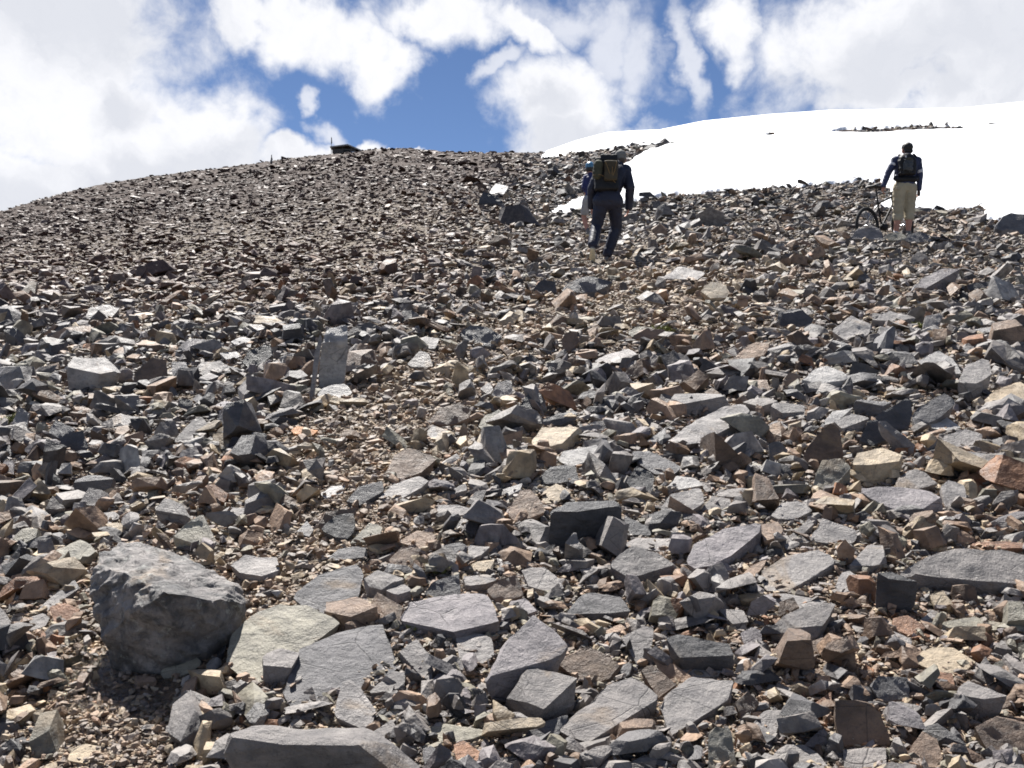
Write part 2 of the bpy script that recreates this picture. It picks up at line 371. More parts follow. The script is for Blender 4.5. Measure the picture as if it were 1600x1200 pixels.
# frame | tone | slope | lit outline | lower edge of the front faces | name (landmarks only)
TR = """
L|g|1.25|420,230,90 560,140,150 700,160,170 985,260,140 1110,340,100 1160,440,70 1000,415,-5 770,372,-55 600,480,-30 480,580,10 425,560,40 415,400,70|560,690,12 690,750,5 800,720,0 960,640,10 1120,530,60|big boulder
L|l|2.0|1060,240 1120,195 1290,215 1300,270 1230,300 1100,280|1110,310 1200,320 1290,300|pale rounded block
L|o|1.7|1045,720 1075,560 1180,470 1300,420 1420,430 1580,510 1400,640 1210,800 1120,770||pale broken slab
L|g|2|1215,660 1300,630 1390,650 1350,720 1220,710|1220,790 1290,800 1330,760|
F|e|2.0|436,1090 470,1015 560,978 598,975 625,1040 600,1065 560,1075 520,1095 455,1110||dark cracked slab
F|g|2.4|352,1152,10 395,1136,40 470,1132,60 505,1128,75 570,1143,60 660,1190,30 650,1202,0 560,1166,-5 440,1164,-5|352,1176,8 400,1215,12 480,1250,14 640,1270,14|long slab at the bottom edge
L|T|2.4|310,1150 330,1100 380,1070 465,1085 470,1145 400,1165||
L|o|2|220,190 370,130 460,170 400,215 300,230 220,215|230,250 330,260 400,225|
L|g|2|340,60 420,10 530,0 560,20 440,70||
L|o|1|790,110 850,60 940,10 1010,150 960,165 830,115|830,185 890,175|
L|l|2|150,470 260,370 350,310 370,350 300,400 200,470||
L|g|2|90,500 190,465 230,490 210,530 100,560||
L|t|2|625,755 720,765 725,785 640,790|620,815 720,810|
L|o|1.3|740,740 850,665 890,660 940,700 860,760 760,770||
L|r|1.2|230,440 300,420 370,450 330,520 250,510||
L|g|1.6|0,440 60,520 50,550 0,560 -40,500||
F|e|1.6|458,935 480,905 520,890 560,880 568,900 555,950 520,960 475,955||
M|p|2|345,480 400,400 600,370 745,365 755,430 820,480 690,500 620,540 480,425|430,550 500,580 600,545 345,510|wide purple grey slab
M|l|1.8|605,545 700,535 775,570 780,640 720,680 625,660||white faced block
M|p|1.3|735,740 800,600 960,455 1040,520 1110,600 1060,650 920,650 830,690|760,830 820,880|dark pointed outcrop
M|g|1.8|905,740 940,680 1140,720 1150,740 1060,830 1000,880 925,850|815,830 830,880 880,1000 950,960 1130,870|square sided block
M|b|1|1040,660 1170,590 1250,620 1350,690 1310,740 1200,770 1100,710||
M|g|1.9|1060,990 1280,770 1400,725 1510,800 1500,840 1340,920 1180,1040|1180,1070 1400,960 1500,870 1075,1020|leaning rectangular slab
M|e|1|885,1030 950,950 1110,900 1090,960 1050,1010 960,1060||
M|t|2|1335,940 1400,920 1500,925 1480,960 1350,965|1320,1020 1440,1055 1490,1010|
F|l|1.8|1028,1110 1040,1085 1082,1060 1145,1065 1143,1090 1090,1115 1040,1155|1045,1160 1090,1140 1135,1110|
M|g|1.8|210,810 330,710 380,710 378,780 300,800|378,830 250,815|
M|l|1.5|65,900 100,760 135,750 180,780 250,870 245,960 200,985 80,920||upright pale plate
M|g|2|210,1000 320,925 345,960 320,1030||
M|o|2|470,960 560,945 650,975 750,980 700,1010 560,1030 490,1010||
M|r|1.4|595,1035 640,1020 740,1085 700,1110 610,1110||orange wedge
M|e|1.2|460,1050 490,1040 590,1090 600,1140 460,1140||
M|g|1.5|350,620 430,570 500,650 505,770 440,720 370,640|360,700 430,750|
M|l|2|295,350 380,320 410,350 340,370|300,400 340,410 410,385|
M|g|2|190,290 260,260 380,300 270,330 220,320|210,400 280,385|
M|e|0.8|460,370 500,310 620,275 630,370 520,385||
M|g|2|635,285 700,280 800,300 740,320 650,330|640,355 730,355|
M|b|0.8|740,350 800,300 880,280 910,370 800,410||
M|g|1.6|895,250 1000,245 1050,280 1090,340 1000,350 930,330|930,370 1040,360|
M|p|1.7|840,400 920,385 970,440 900,465 850,430||
M|e|1.6|1085,455 1180,360 1330,355 1390,440 1300,450 1200,450|1120,475 1250,490 1370,470|
M|g|1.3|1280,230 1390,155 1560,190 1600,230 1480,240 1370,300|1360,330 1480,345 1590,290|
F|k|2|860,799 885,787 960,782 972,790 900,800|857,856 880,862 930,850 972,842|black upright block
M|e|1.1|475,200 560,150 620,135 660,150 650,190 560,250 480,225||
M|l|2|660,150 760,155 720,190 665,215||
M|t|0.9|300,220 370,150 440,160 450,180 440,235 340,240||
M|t|1.2|340,130 420,80 500,90 520,110 470,170 440,160||
M|T|1.6|640,260 700,220 780,205 775,265||
M|l|2|210,140 290,100 330,120 300,160 220,170||
M|o|1.4|130,140 220,50 280,60 260,130||
M|e|1.4|30,220 80,165 160,150 215,160 210,200||
M|k|0.9|0,80 50,20 150,0 160,80 110,130||
M|t|2|695,120 780,60 850,70 840,100 760,140||
M|l|2.3|1320,150 1420,115 1560,120 1600,140 1560,180 1400,160||
M|k|1.4|1360,15 1480,70 1475,105 1360,100||
M|b|1|1430,700 1490,680 1590,770 1510,830||
M|g|1.5|1345,560 1440,510 1490,510 1480,620 1420,690||
M|t|2|1260,540 1340,500 1440,485 1300,550||
Q|p|1.7|95,220 130,150 250,80 430,40 420,90 300,190 200,240 110,255|130,275 250,280 430,170 425,110|large purple slab
Q|l|2|425,260 540,190 680,170 750,200 750,230 640,300 540,355 430,350|600,355 690,320 760,250|flat pale slab
Q|l|2|820,240 900,150 970,140 975,200 950,240|830,260 940,265 985,230|
Q|k|1.4|945,270 1010,265 1120,310 1000,300|935,440 1000,455 1115,410 1125,330|dark cube
Q|l|2|760,340 780,270 820,262 900,310 830,350 770,375||
Q|g|1.3|1040,260 1190,190 1330,165 1500,165 1680,220 1680,330 1500,320 1400,250 1200,290|1180,330 1350,370 1560,385 1680,380|huge slab at the right edge
Q|r|2|1345,160 1380,135 1600,135 1600,160 1450,165||orange plank of rock
Q|l|1.6|650,110 700,30 850,80 865,110 830,140 760,145 660,130||
Q|t|2|415,60 500,40 530,80 510,110 440,130|420,170 500,165|
Q|g|1.6|530,130 640,30 665,50 600,110||
Q|t|1.7|315,310 380,240 450,210 440,240 390,300 340,350||
Q|g|1.7|525,460 640,420 770,395 740,450 690,530 600,540|460,540 500,590 590,610 640,570|
Q|l|2|450,370 520,360 600,390 720,400 650,420 560,440 500,420||
Q|b|1|510,400 570,380 600,420 500,470||
Q|g|2|230,430 350,440 370,490 300,500|260,520 330,530|
Q|k|1.1|0,560 60,545 280,590 300,640 200,640 60,650|30,670 160,690 300,720|blue black lump
Q|l|2|40,710 130,695 260,700 250,730 120,740||
Q|o|0.7|190,1000 210,960 290,965 310,1060 320,1143 190,1143||
Q|b|0.7|310,850 360,795 420,850 350,940||
Q|b|0.5|750,900 760,840 900,840 960,900 1010,1040 800,1040 770,990||dark reddish boulder
Q|g|2|965,880 1040,845 1150,870 1050,930 1020,955|975,920 1030,960 1120,930|
Q|l|1.6|375,960 440,890 520,870 530,890 490,990 400,1010||
Q|l|1.4|500,910 580,850 615,850 560,960 510,980||
Q|g|2|1290,800 1340,750 1420,790 1530,820 1420,835 1330,820|1330,880 1400,920 1500,890|
Q|b|0.8|1380,960 1480,910 1600,930 1660,1080 1450,1100||
Q|t|0.9|1060,1100 1150,970 1210,1000 1240,1100 1200,1143||
Q|p|1.3|620,1040 700,960 780,1040 650,1050||
Q|l|2|430,1130 480,1080 540,1040 620,1040 700,1090 760,1163||
Q|g|1.5|790,1060 980,1055 990,1163 800,1163||
Q|o|2.2|1180,500 1380,465 1550,510 1500,525 1300,520 1240,540||
Q|T|2|1080,650 1190,600 1270,600 1380,670 1300,740 1200,700 1150,690||wide tan slab
Q|r|1.2|1180,710 1280,720 1290,770 1200,760||
Q|l|1.8|1130,490 1190,435 1220,450 1200,515||
Q|r|1.4|1010,480 1080,460 1170,520 1100,555 1010,520||
Q|l|1.5|970,600 1010,530 1090,560 1100,590 1000,600||
Q|e|0.7|910,770 940,730 1080,740 1090,830 960,850||
Q|g|0.9|1375,730 1430,640 1470,720 1460,780||
Q|o|1|1460,680 1500,660 1540,750 1480,740||
Q|b|1.2|580,640 620,590 700,565 770,580 770,620 640,650||
Q|l|2.2|440,800 460,770 570,785 530,810 460,825||
Q|p|1|335,540 390,510 430,530 430,580 350,590||
Q|r|1.2|655,860 740,800 740,840 660,880||small bright rust stone
Q|t|1.2|315,960 350,945 380,970 360,1010 320,1000||
Q|T|1.2|1180,370 1240,350 1300,440 1200,420||
B|T|2.3|815,710 870,620 1050,615 960,700 900,720|960,725 1055,690 1055,640 830,730|tan box shaped block
B|w|2|950,770 970,730 1120,700 1130,720 1060,780 1000,800||
B|k|1.2|855,850 930,790 1040,795 1050,850 960,870 870,875||
B|b|0.9|350,610 420,540 500,515 560,540 570,570 480,610 400,610||brown hump
B|w|2.2|330,670 390,610 480,640 485,655 400,670||
B|o|1.5|590,620 620,570 690,540 705,570 640,640||
B|T|1.6|570,720 600,650 680,650 660,690 600,740||
B|t|1|725,990 780,900 830,900 880,960 890,1000 760,1050 730,1030||pinkish tan boulder
B|T|2|875,910 940,870 1010,910 940,960 880,960||
B|e|1.3|825,600 940,560 1040,540 1050,570 960,600 840,610||
B|k|0.9|760,550 820,460 870,470 880,510 800,560||
B|g|0.9|650,480 680,420 740,410 745,470 690,490||
B|l|1.5|600,450 640,420 660,450 640,480||
F|l|2.2|1040,690 1060,680 1090,655 1130,635 1165,630 1172,642 1145,665 1085,697 1050,700|1100,700 1150,672 1175,650|long pale slab
B|e|1.7|1270,730 1350,720 1500,800 1480,830 1380,830 1300,780||
B|w|2|1430,900 1480,840 1560,850 1600,880 1450,905||
B|l|1.5|1395,1000 1450,920 1590,890 1600,960 1500,1020 1420,1030||
B|k|0.9|1250,860 1300,795 1380,830 1380,900 1290,920||
B|w|2|1340,690 1430,620 1430,670 1390,695||
B|l|2.6|1105,330 1180,290 1270,270 1310,300 1300,335 1180,340||flat pale flagstone
B|b|0.5|965,230 985,195 1030,195 1045,240 1000,285 970,280||small standing stone
B|o|1.4|1255,200 1290,170 1380,180 1390,220 1290,225||
B|e|0.9|500,200 560,165 620,170 700,215 660,260 560,255||
B|l|2|315,230 350,215 420,225 400,270 330,270||
B|g|1.5|275,340 330,280 370,290 390,350 300,355||
B|g|1.5|400,920 540,870 545,900 430,935||
B|g|1.2|535,960 580,910 630,900 600,970||
B|l|2|400,970 500,970 590,990 540,1010 420,1030||
B|l|2|480,1020 540,1030 600,1060 590,1080 490,1070||
B|e|1.1|0,950 60,890 170,860 180,900 60,970||
B|l|1.8|140,950 220,870 320,840 380,850 340,890 230,950||
B|b|1.3|165,850 220,750 300,700 410,760 330,830 240,860||ribbed reddish rock
B|w|2|700,900 790,870 780,900 720,930||
B|w|1.6|1340,480 1410,430 1420,480 1380,495||
A|l|2|295,350 330,310 470,310 540,365 450,385 380,360|305,450 330,470 400,440 530,385|grey cube on the left slope
A|l|1.5|400,440 430,395 510,385 520,430 450,450||
A|b|0.6|595,440 600,380 680,310 740,320 750,400 700,430||lumpy brown boulder
A|l|1|765,330 830,330 845,390 800,430 770,400||
A|g|1.5|850,380 900,330 980,325 1040,360 940,390||
A|k|1|1080,330 1110,280 1200,250 1225,290 1170,340 1110,355||
A|w|2|1030,240 1080,215 1120,225 1120,265 1060,260||small white stone
A|w|.9|1438,245 1462,180 1550,165 1552,232|1418,432 1500,440 1538,420 1552,300|tall upright column
A|w|1.6|1415,480 1440,440 1550,425 1575,470 1500,500||
A|l|0.4|1405,290 1428,205 1438,225 1395,490 1378,515||thin standing blade
A|k|0.7|250,700 290,650 370,635 400,720 330,730||
A|e|0.9|210,640 250,590 340,630 280,680||
A|g|0.8|50,600 90,530 130,560 120,620 70,660||
A|g|2|480,590 540,560 640,580 630,600 540,625||
A|g|1.2|770,690 850,600 890,570 940,610 900,660 820,685||
A|p|2.2|950,520 1000,505 1120,525 1120,545 980,555||
A|R|2|1295,630 1330,618 1420,635 1400,655 1310,650||flat orange stone
A|e|0.8|1100,690 1130,640 1190,650 1190,690||
A|w|1.6|650,680 700,650 740,680 700,710||
A|l|2|600,930 690,850 750,860 740,890 640,935||
A|l|2|325,1070 400,1000 530,1010 500,1040 400,1075||
A|e|1.8|320,870 400,830 520,850 420,860|350,950 420,940 500,880|
A|g|1.4|690,990 740,930 820,970 850,1020 780,1000|700,1030 830,1060|
A|l|2|970,1000 1020,975 1130,985 1130,1010 1040,1020||
A|r|1|910,880 950,870 1020,920 1010,960 930,930||
A|w|2|1430,920 1480,885 1540,880 1530,915 1450,940||
A|b|0.7|1420,1060 1440,1000 1600,980 1560,1060 1480,1120||
A|w|1.5|1320,1090 1370,1040 1400,1080 1380,1110||
A|l|1.8|380,130 400,90 480,70 540,90 500,130 420,150||
A|w|2|1110,165 1170,160 1200,175 1150,190||
A|p|1|0,820 20,770 60,770 60,850||
A|k|0.8|790,520 800,490 860,500 850,560||
A|w|2|980,290 1060,285 1070,310 1010,320||
A|T|1.5|470,1050 520,1045 590,1070 520,1110||
C|w|2|515,520 560,480 620,455 700,490 705,515 600,530|500,560 590,580 680,545|gleaming white topped rock
C|l|1.6|635,310 720,250 810,290 790,330 700,355||
C|l|1.5|820,350 840,290 910,310 920,350||
C|w|2|600,380 650,350 730,370 680,395||
C|t|1.3|205,450 290,370 340,350 385,370 370,410 250,440||reddish brown wedge
C|e|0.9|405,290 420,230 500,215 545,260 530,290 430,300||
C|w|2|1000,440 1080,390 1150,430 1180,490 1060,500||
C|l|1.7|1165,530 1200,450 1290,420 1310,500 1240,530|1200,590 1290,560|
C|T|2|1260,610 1320,560 1440,520 1500,600 1360,620||
C|e|1|970,670 1010,610 1110,560 1160,610 1080,680 990,715||
C|k|0.7|820,670 900,620 960,590 975,650 960,720 850,730||
C|e|1.8|730,600 760,595 890,610 850,625|730,640 820,670 850,650|
C|l|1.8|650,690 720,655 800,675 740,700 680,720|700,735 750,740|
C|w|2|590,710 640,650 730,630 660,690||
C|b|0.5|520,820 560,760 640,690 670,720 690,830 640,855 530,865||brown pyramid
C|k|0.8|750,770 790,690 830,680 880,760 810,790||
C|w|2|1035,690 1050,665 1110,665 1180,715 1110,730 1050,715||
C|t|1.8|1195,700 1280,635 1330,650 1310,680 1220,720||
C|l|1.5|1085,800 1110,750 1200,715 1275,750 1250,785 1130,800||
C|l|2|1110,830 1150,805 1240,820 1370,835 1330,860 1180,850|1140,880 1200,900 1300,890|
C|T|2.2|720,870 740,820 860,795 930,830 920,855 800,870|730,920 800,950 930,890|pale tan slab
C|g|0.7|830,690 860,685 990,790 980,820 940,790||
C|o|0.9|555,960 600,850 690,840 720,880 660,950 600,980|715,950|
C|p|1.8|745,970 900,960 1060,980 1100,1000 1010,1060 900,1060 800,1010|900,1075 1010,1090 1110,1090|heavy purple grey block
C|g|1.5|900,940 960,890 1010,885 1080,950 1000,970 920,980||
C|l|1.5|1095,960 1130,930 1190,950 1200,1010 1140,1060 1110,1050||
C|l|2|375,620 390,610 530,615 530,635 430,650|390,680 440,690 520,660|
C|l|1.6|340,720 410,685 470,700 430,740 380,740||
C|w|2|275,880 280,870 360,875 365,905 285,925||
C|e|0.7|375,780 420,770 465,820 430,860 380,850||
C|g|2|150,985 250,970 400,980 400,1000 300,1010 160,1000||
C|g|1.6|90,1060 140,1000 220,1010 230,1050 150,1060||
C|l|1.6|380,1090 430,1030 500,1020 560,1060 480,1100||
C|e|0.5|740,105 770,60 810,105||
C|T|1.4|90,150 100,120 170,110 210,140 210,170 160,170||tan wedge on the upper slope
C|p|2|955,150 1010,90 1100,55 1180,50 1100,90 1020,140||
C|k|1|1170,130 1240,110 1340,100 1330,120 1200,145||
C|l|1|1015,310 1030,250 1110,235 1080,290 1040,325||
C|l|1.8|800,265 880,225 990,260 900,270|880,280 960,285|
C|w|2|1200,310 1300,295 1400,300 1400,320 1280,330||
C|b|0.7|435,510 470,480 510,500 500,550 460,570||
F|w|2.2|760,303 775,287 795,290 790,303||
F|k|0.8|748,318 752,300 775,303 788,318||
F|l|2.2|1035,435 1060,415 1105,425 1090,437||wide grey slab below the hikers
F|T|1.2|1095,455 1110,440 1135,443 1140,465 1110,466||
F|e|0.8|1553,358 1558,342 1580,333 1620,337 1640,355 1600,366||dark boulder at the snow edge
F|k|0.6|832,455 845,436 868,440 870,457||
F|e|1|872,458 890,440 920,432 960,440 930,457||
F|k|0.6|1216,512 1225,487 1250,480 1270,500 1262,512||
F|b|0.7|985,530 1000,512 1040,515 1045,528||
F|g|1|1328,373 1340,357 1358,351 1376,358 1381,374||
F|o|1|1374,375 1385,365 1402,362 1416,367 1418,376||
F|e|1|1412,377 1420,364 1440,361 1452,369 1450,379||
"""
TONES = {'g': (.149, .137, .131), 'l': (.188, .175, .168), 'w': (.24, .232, .225), 'e': (.083, .080, .083), 'k': (.045, .044, .047), 'p': (.152, .138, .143),
         'o': (.175, .163, .130), 't': (.215, .150, .107), 'T': (.29, .235, .165), 'b': (.122, .084, .060), 'r': (.20, .105, .060), 'R': (.42, .17, .04)}
TWORD = {'g': 'mid grey', 'l': 'light grey', 'w': 'whitish', 'e': 'dark grey', 'k': 'blackish', 'p': 'purple grey', 'o': 'olive grey', 't': 'tan brown', 'T': 'pale tan',
         'b': 'brown', 'r': 'rusty', 'R': 'orange'}

def rock_mesh(name, pts, size, lmax, amp=0.02, seed=0):
    """convex hull of the traced corners, chipped, split finely and roughened"""
    rs = random.Random(seed)
    bm = bmesh.new()
    for p in pts: bm.verts.new(p)
    r = bmesh.ops.convex_hull(bm, input=bm.verts)
    bmesh.ops.delete(bm, geom=list({e for e in r['geom_interior'] + r['geom_unused'] if isinstance(e, bmesh.types.BMVert)}), context='VERTS')
    bmesh.ops.dissolve_limit(bm, angle_limit=R(7), verts=bm.verts, edges=bm.edges)
    # chip a few corners and long edges
    vs = [v.co.copy() for v in bm.verts]; c = sum(vs, Vector()) / len(vs)
    for k in range(rs.randint(8, 14)):
        v = rs.choice(vs); d = (v - c)
        n = (d.normalized() + Vector((rs.uniform(-.6, .6), rs.uniform(-.6, .6), rs.uniform(-.5, .5)))).normalized()
        far = max((w - c).dot(n) for w in vs)
        co = c + n * (far - size * rs.choice((.01, .02, .03, .045, .07)) * rs.uniform(.6, 1.2))
        g = bmesh.ops.bisect_plane(bm, geom=bm.verts[:] + bm.edges[:] + bm.faces[:], plane_co=co, plane_no=n, clear_outer=True)
        ed = [e for e in g['geom_cut'] if isinstance(e, bmesh.types.BMEdge)]
        if ed:
            try: bmesh.ops.contextual_create(bm, geom=ed)
            except Exception: pass
    bmesh.ops.triangulate(bm, faces=bm.faces)
    for it in range(9):
        long = [e for e in bm.edges if e.calc_length() > lmax]
        if not long: break
        bmesh.ops.subdivide_edges(bm, edges=long, cuts=1)
        bmesh.ops.triangulate(bm, faces=[f for f in bm.faces if len(f.verts) > 3])
    bm.normal_update()
    co = np.array([v.co[:] for v in bm.verts]); no = np.array([v.normal[:] for v in bm.verts])
    if len(co) < 4: co = np.array([[0, 0, 0]]); no = co
    s = size
    o = seed * 3.17
    # layered steps + lumps, all as real relief
    ax = Vector((rs.uniform(-.5, .5), rs.uniform(-.5, .5), 1)).normalized()
    t = co @ np.array(ax[:])
    a = co[:, 0] / s + o; b = co[:, 1] / s + co[:, 2] / s * 0.7
    lump = fbm(a * 2.4, b * 2.4, 5, 4)
    st = np.abs(((t / s * 7 + 1.5 * lump) % 1.0) - 0.5) * 2
    fl = fbm((co[:, 2] + co[:, 0]) / s * 6, (co[:, 1] - co[:, 2]) / s * 6 + o, 8, 3)
    bld = amp > .035
    rough = fbm(a * 11, b * 11 + t / s * 9, 21, 3) if bld else fbm(a * 6, b * 6 + t / s * 5, 21, 2)
    d = (lump * (1.1 if bld else 1.5) + fl * 0.6 + rough * (.8 if bld else .35)) * amp * s
    co = co + no * d[:, None]
    for v, p in zip(bm.verts, co): v.co = p
    me = bpy.data.meshes.new(name); bm.to_mesh(me); bm.free()
    me.polygons.foreach_set('use_smooth', np.ones(len(me.polygons), bool))
    me.set_sharp_from_angle(angle=R(24))
    return me

ROCKS = []     # dict(name,u,v,w,h,word,shape,land,obj,D,poly)
def shape_word(w, h, hasf, k, n):
    a = w / max(h, 1)
    if n == 3: return 'spike'
    if a > 2.6: return 'flat slab' if k >= 1.5 else 'long ridge stone'
    if hasf: return 'block' if a < 1.7 else 'thick slab'
    if a < 0.85: return 'upright stone'
    if k >= 1.8: return 'slab' if a > 1.6 else 'flat stone'
    if k <= 0.8: return 'steep faced rock' if a > 1.3 else 'blunt boulder'
    return 'angular rock' if a > 1.5 else 'wedge'
def make_traced():
    for i, ln in enumerate([l for l in TR.strip().split('\n')]):
        fr, tone, k, top, bot, land = ln.split('|'); k = float(k)
        ox, oy, sc = FR[fr]
        def rd(t): return [(ox + float(a.split(',')[0]) / sc, oy + float(a.split(',')[1]) / sc) for a in t.split()]
        def rz(t): return [float(a.split(',')[2]) if a.count(',') > 1 else None for a in t.split()]
        P, B, EP, EB = rd(top), rd(bot), rz(top), rz(bot)
        allp = P + B
        vmax = max(p[1] for p in allp); ub = sum(p[0] for p in allp if p[1] > vmax - 8) / len([1 for p in allp if p[1] > vmax - 8])
        uc = sum(p[0] for p in allp) / len(allp)
        D0 = float(hit(ub, min(vmax + 5, 1380))); k = min(.78 * k, .52 * D0)
        vf = max(p[1] for p in P)
        vf2 = vf - (0 if B else 0)
        pts = []
        def at(u, v, D): return Vector(((u - 800) / F * D, D, EYE - (v - 600) / F * D))
        for (u, v), e in zip(P, EP): pts.append(at(u, v, D0 + (k * (vf2 - v) if e is None else e) * D0 / F))
        for (u, v), e in zip(B, EB):
            if e is None:
                uu = min(max(u, min(p[0] for p in P) + 1), max(p[0] for p in P) - 1); vp = -1e9
                for a_ in range(len(P)):
                    (x1, y1), (x2, y2) = P[a_], P[(a_ + 1) % len(P)]
                    if (x1 - uu) * (x2 - uu) <= 0 and x1 != x2: vp = max(vp, y1 + (y2 - y1) * (uu - x1) / (x2 - x1))
                e = k * (vf2 - vp) + .12 * (v - vp)
            pts.append(at(u, v, D0 + e * D0 / F))
        c = sum(pts, Vector()) / len(pts)
        w = max(p.x for p in pts) - min(p.x for p in pts)
        th = 0.22 * w + 0.02
        ext = []
        for p in pts:
            q = c + (p - c) * 0.72
            ext.append(Vector((q.x, q.y + 0.25 * th, min(q.z, p.z) - th)))
            ext.append(Vector((c.x + (p.x - c.x) * 0.85, p.y + 0.35 * th + 0.08 * w, p.z - 0.55 * th)))
        size = max(w, (max(p.y for p in pts) - min(p.y for p in pts)))
        org = Vector((c.x, c.y, float(ground_z(c.x, c.y))))
        px = w / D0 * F * 0.64
        lmax = max(size / (52 if land == 'big boulder' else 36), 3.2 * D0 / F / 0.64)
        me = rock_mesh('rock', [p - org for p in pts + ext], size, lmax, (.042 if land == 'big boulder' else .022) if w > .2 else .02, i + 1)
        o = link('rock', me, MRB if land == 'big boulder' else MR); o.location = org
        tn = TONES[tone]; f = random.uniform(1.08, 1.38) 
        o.color = (tn[0] * f, tn[1] * f, tn[2] * f, 1)
        us_ = [p[0] for p in allp]; vs_ = [p[1] for p in allp]
        ROCKS.append(dict(o=o, u=uc, v=sum(vs_) / len(vs_), w=max(us_) - min(us_), h=max(vs_) - min(vs_), tone=tone, land=land, D=D0,
                          shape=shape_word(max(us_) - min(us_), max(vs_) - min(vs_), bool(B), k, len(P)), poly=allp,
                          x=c.x, y=c.y, r=size * .5))
make_traced()

# ------------------------------------------------------------------ stone shapes for the scree
def proto_stone(i, rough=False):
    rs = random.Random(100 + i)
    kind = i % 5
    bm = bmesh.new()
    if kind < 3:       # blocky slab
        n = rs.choice((4, 5, 5, 6))
        a0 = rs.random() * 6.28
        tp = rs.uniform(.55, 1.0)
        for s in (-1, 1):
            for j in range(n):
                a = a0 + j * 6.283 / n + rs.uniform(-.35, .35)
                r = .5 * rs.uniform(.72, 1.1) * (tp if s > 0 else 1)
                bm.verts.new((r * math.cos(a), r * math.sin(a) * .8, s * .3 * rs.uniform(.7, 1.2)))
    elif kind == 3:    # wedge
        for p in ((-.5, -.35, -.25), (.5, -.3, -.25), (.45, .35, -.25), (-.45, .3, -.25), (-.35, .1, .35), (.2, .2, .3), (.25, -.1, .1)):
            bm.verts.new([c + rs.uniform(-.12, .12) for c in p])
    else:              # shard
        for j in range(9):
            v = Vector((rs.gauss(0, 1), rs.gauss(0, 1), rs.gauss(0, 1))).normalized()
            bm.verts.new((v.x * .52, v.y * .42, v.z * .36))
    g = bmesh.ops.convex_hull(bm, input=bm.verts)
    bmesh.ops.delete(bm, geom=list({e for e in g['geom_interior'] + g['geom_unused'] if isinstance(e, bmesh.types.BMVert)}), context='VERTS')
    bmesh.ops.dissolve_limit(bm, angle_limit=R(9), verts=bm.verts, edges=bm.edges)
    for k in range(rs.randint(1, 3)):
        n = Vector((rs.gauss(0, 1), rs.gauss(0, 1), rs.gauss(0, 1))).normalized()
        far = max(v.co.dot(n) for v in bm.verts)
        q = bmesh.ops.bisect_plane(bm, geom=bm.verts[:] + bm.edges[:] + bm.faces[:], plane_co=n * far * rs.uniform(.72, .9), plane_no=n, clear_outer=True)
        ed = [e for e in q['geom_cut'] if isinstance(e, bmesh.types.BMEdge)]
        if ed:
            try: bmesh.ops.contextual_create(bm, geom=ed)
            except Exception: pass
    bmesh.ops.triangulate(bm, faces=bm.faces)
    if rough:
        for it in range(6):
            long = [e for e in bm.edges if e.calc_length() > .09]
            if not long: break
            bmesh.ops.subdivide_edges(bm, edges=long, cuts=1)
            bmesh.ops.triangulate(bm, faces=[f for f in bm.faces if len(f.verts) > 3])
        bm.normal_update()
        co = np.array([v.co[:] for v in bm.verts]); no = np.array([v.normal[:] for v in bm.verts])
        a = co[:, 0] + i * 3.3; b = co[:, 1] + co[:, 2] * .7
        d = (fbm(a * 2.5, b * 2.5, 5, 4) * 1.3 + fbm((co[:, 2] + co[:, 0]) * 6, (co[:, 1] - co[:, 2]) * 6 + i, 8, 3) * .5) * .03
        co = co + no * d[:, None]
        for v, p in zip(bm.verts, co): v.co = p
    me = bpy.data.meshes.new('stone'); bm.to_mesh(me); bm.free()
    if rough:
        me.polygons.foreach_set('use_smooth', np.ones(len(me.polygons), bool)); me.set_sharp_from_angle(angle=R(26))
    return me
NP = 40
PROT = [proto_stone(i) for i in range(NP)]
protocol = bpy.data.collections.new('stone_shapes')       # never linked to the scene: only a source for the stuff below
for i, me in enumerate(PROT):
    me.materials.append(MRI)
    protocol.objects.link(bpy.data.objects.new('stone_%02d' % i, me))
NR = 36
roughcol = bpy.data.collections.new('rough_stone_shapes')
ROUGH = [proto_stone(i * 7 + 3, True) for i in range(NR)]
for i, me in enumerate(ROUGH):
    me.materials.append(MR)
    m2 = me.copy(); m2.materials.clear(); m2.materials.append(MRI)
    roughcol.objects.link(bpy.data.objects.new('rough_%02d' % i, m2))

# ------------------------------------------------------------------ scatter
def hull2(P):
    P = sorted(set((float(a), float(b)) for a, b in P))
    def half(Q):
        h = []
        for p in Q:
            while len(h) > 1 and (h[-1][0] - h[-2][0]) * (p[1] - h[-2][1]) - (h[-1][1] - h[-2][1]) * (p[0] - h[-2][0]) <= 0: h.pop()
            h.append(p)
        return h
    return half(P)[:-1] + half(P[::-1])[:-1]
FRAMES = {}
def frame(key, u0, vf):
    D = float(hit(u0, vf)); xx = (u0 - 800) / F * D
    FRAMES[key] = (xx, D, float(ground_z(xx, D)), F / D, u0)
    return FRAMES[key]
frame('hiker', 945, 408); frame('second', 918, 373); frame('cyclist', 1410, 370)
CLEAR = [(FRAMES['hiker'][0], FRAMES['hiker'][1] - .4, .46), (FRAMES['cyclist'][0], FRAMES['cyclist'][1], .2), (FRAMES['second'][0], FRAMES['second'][1], .3)]
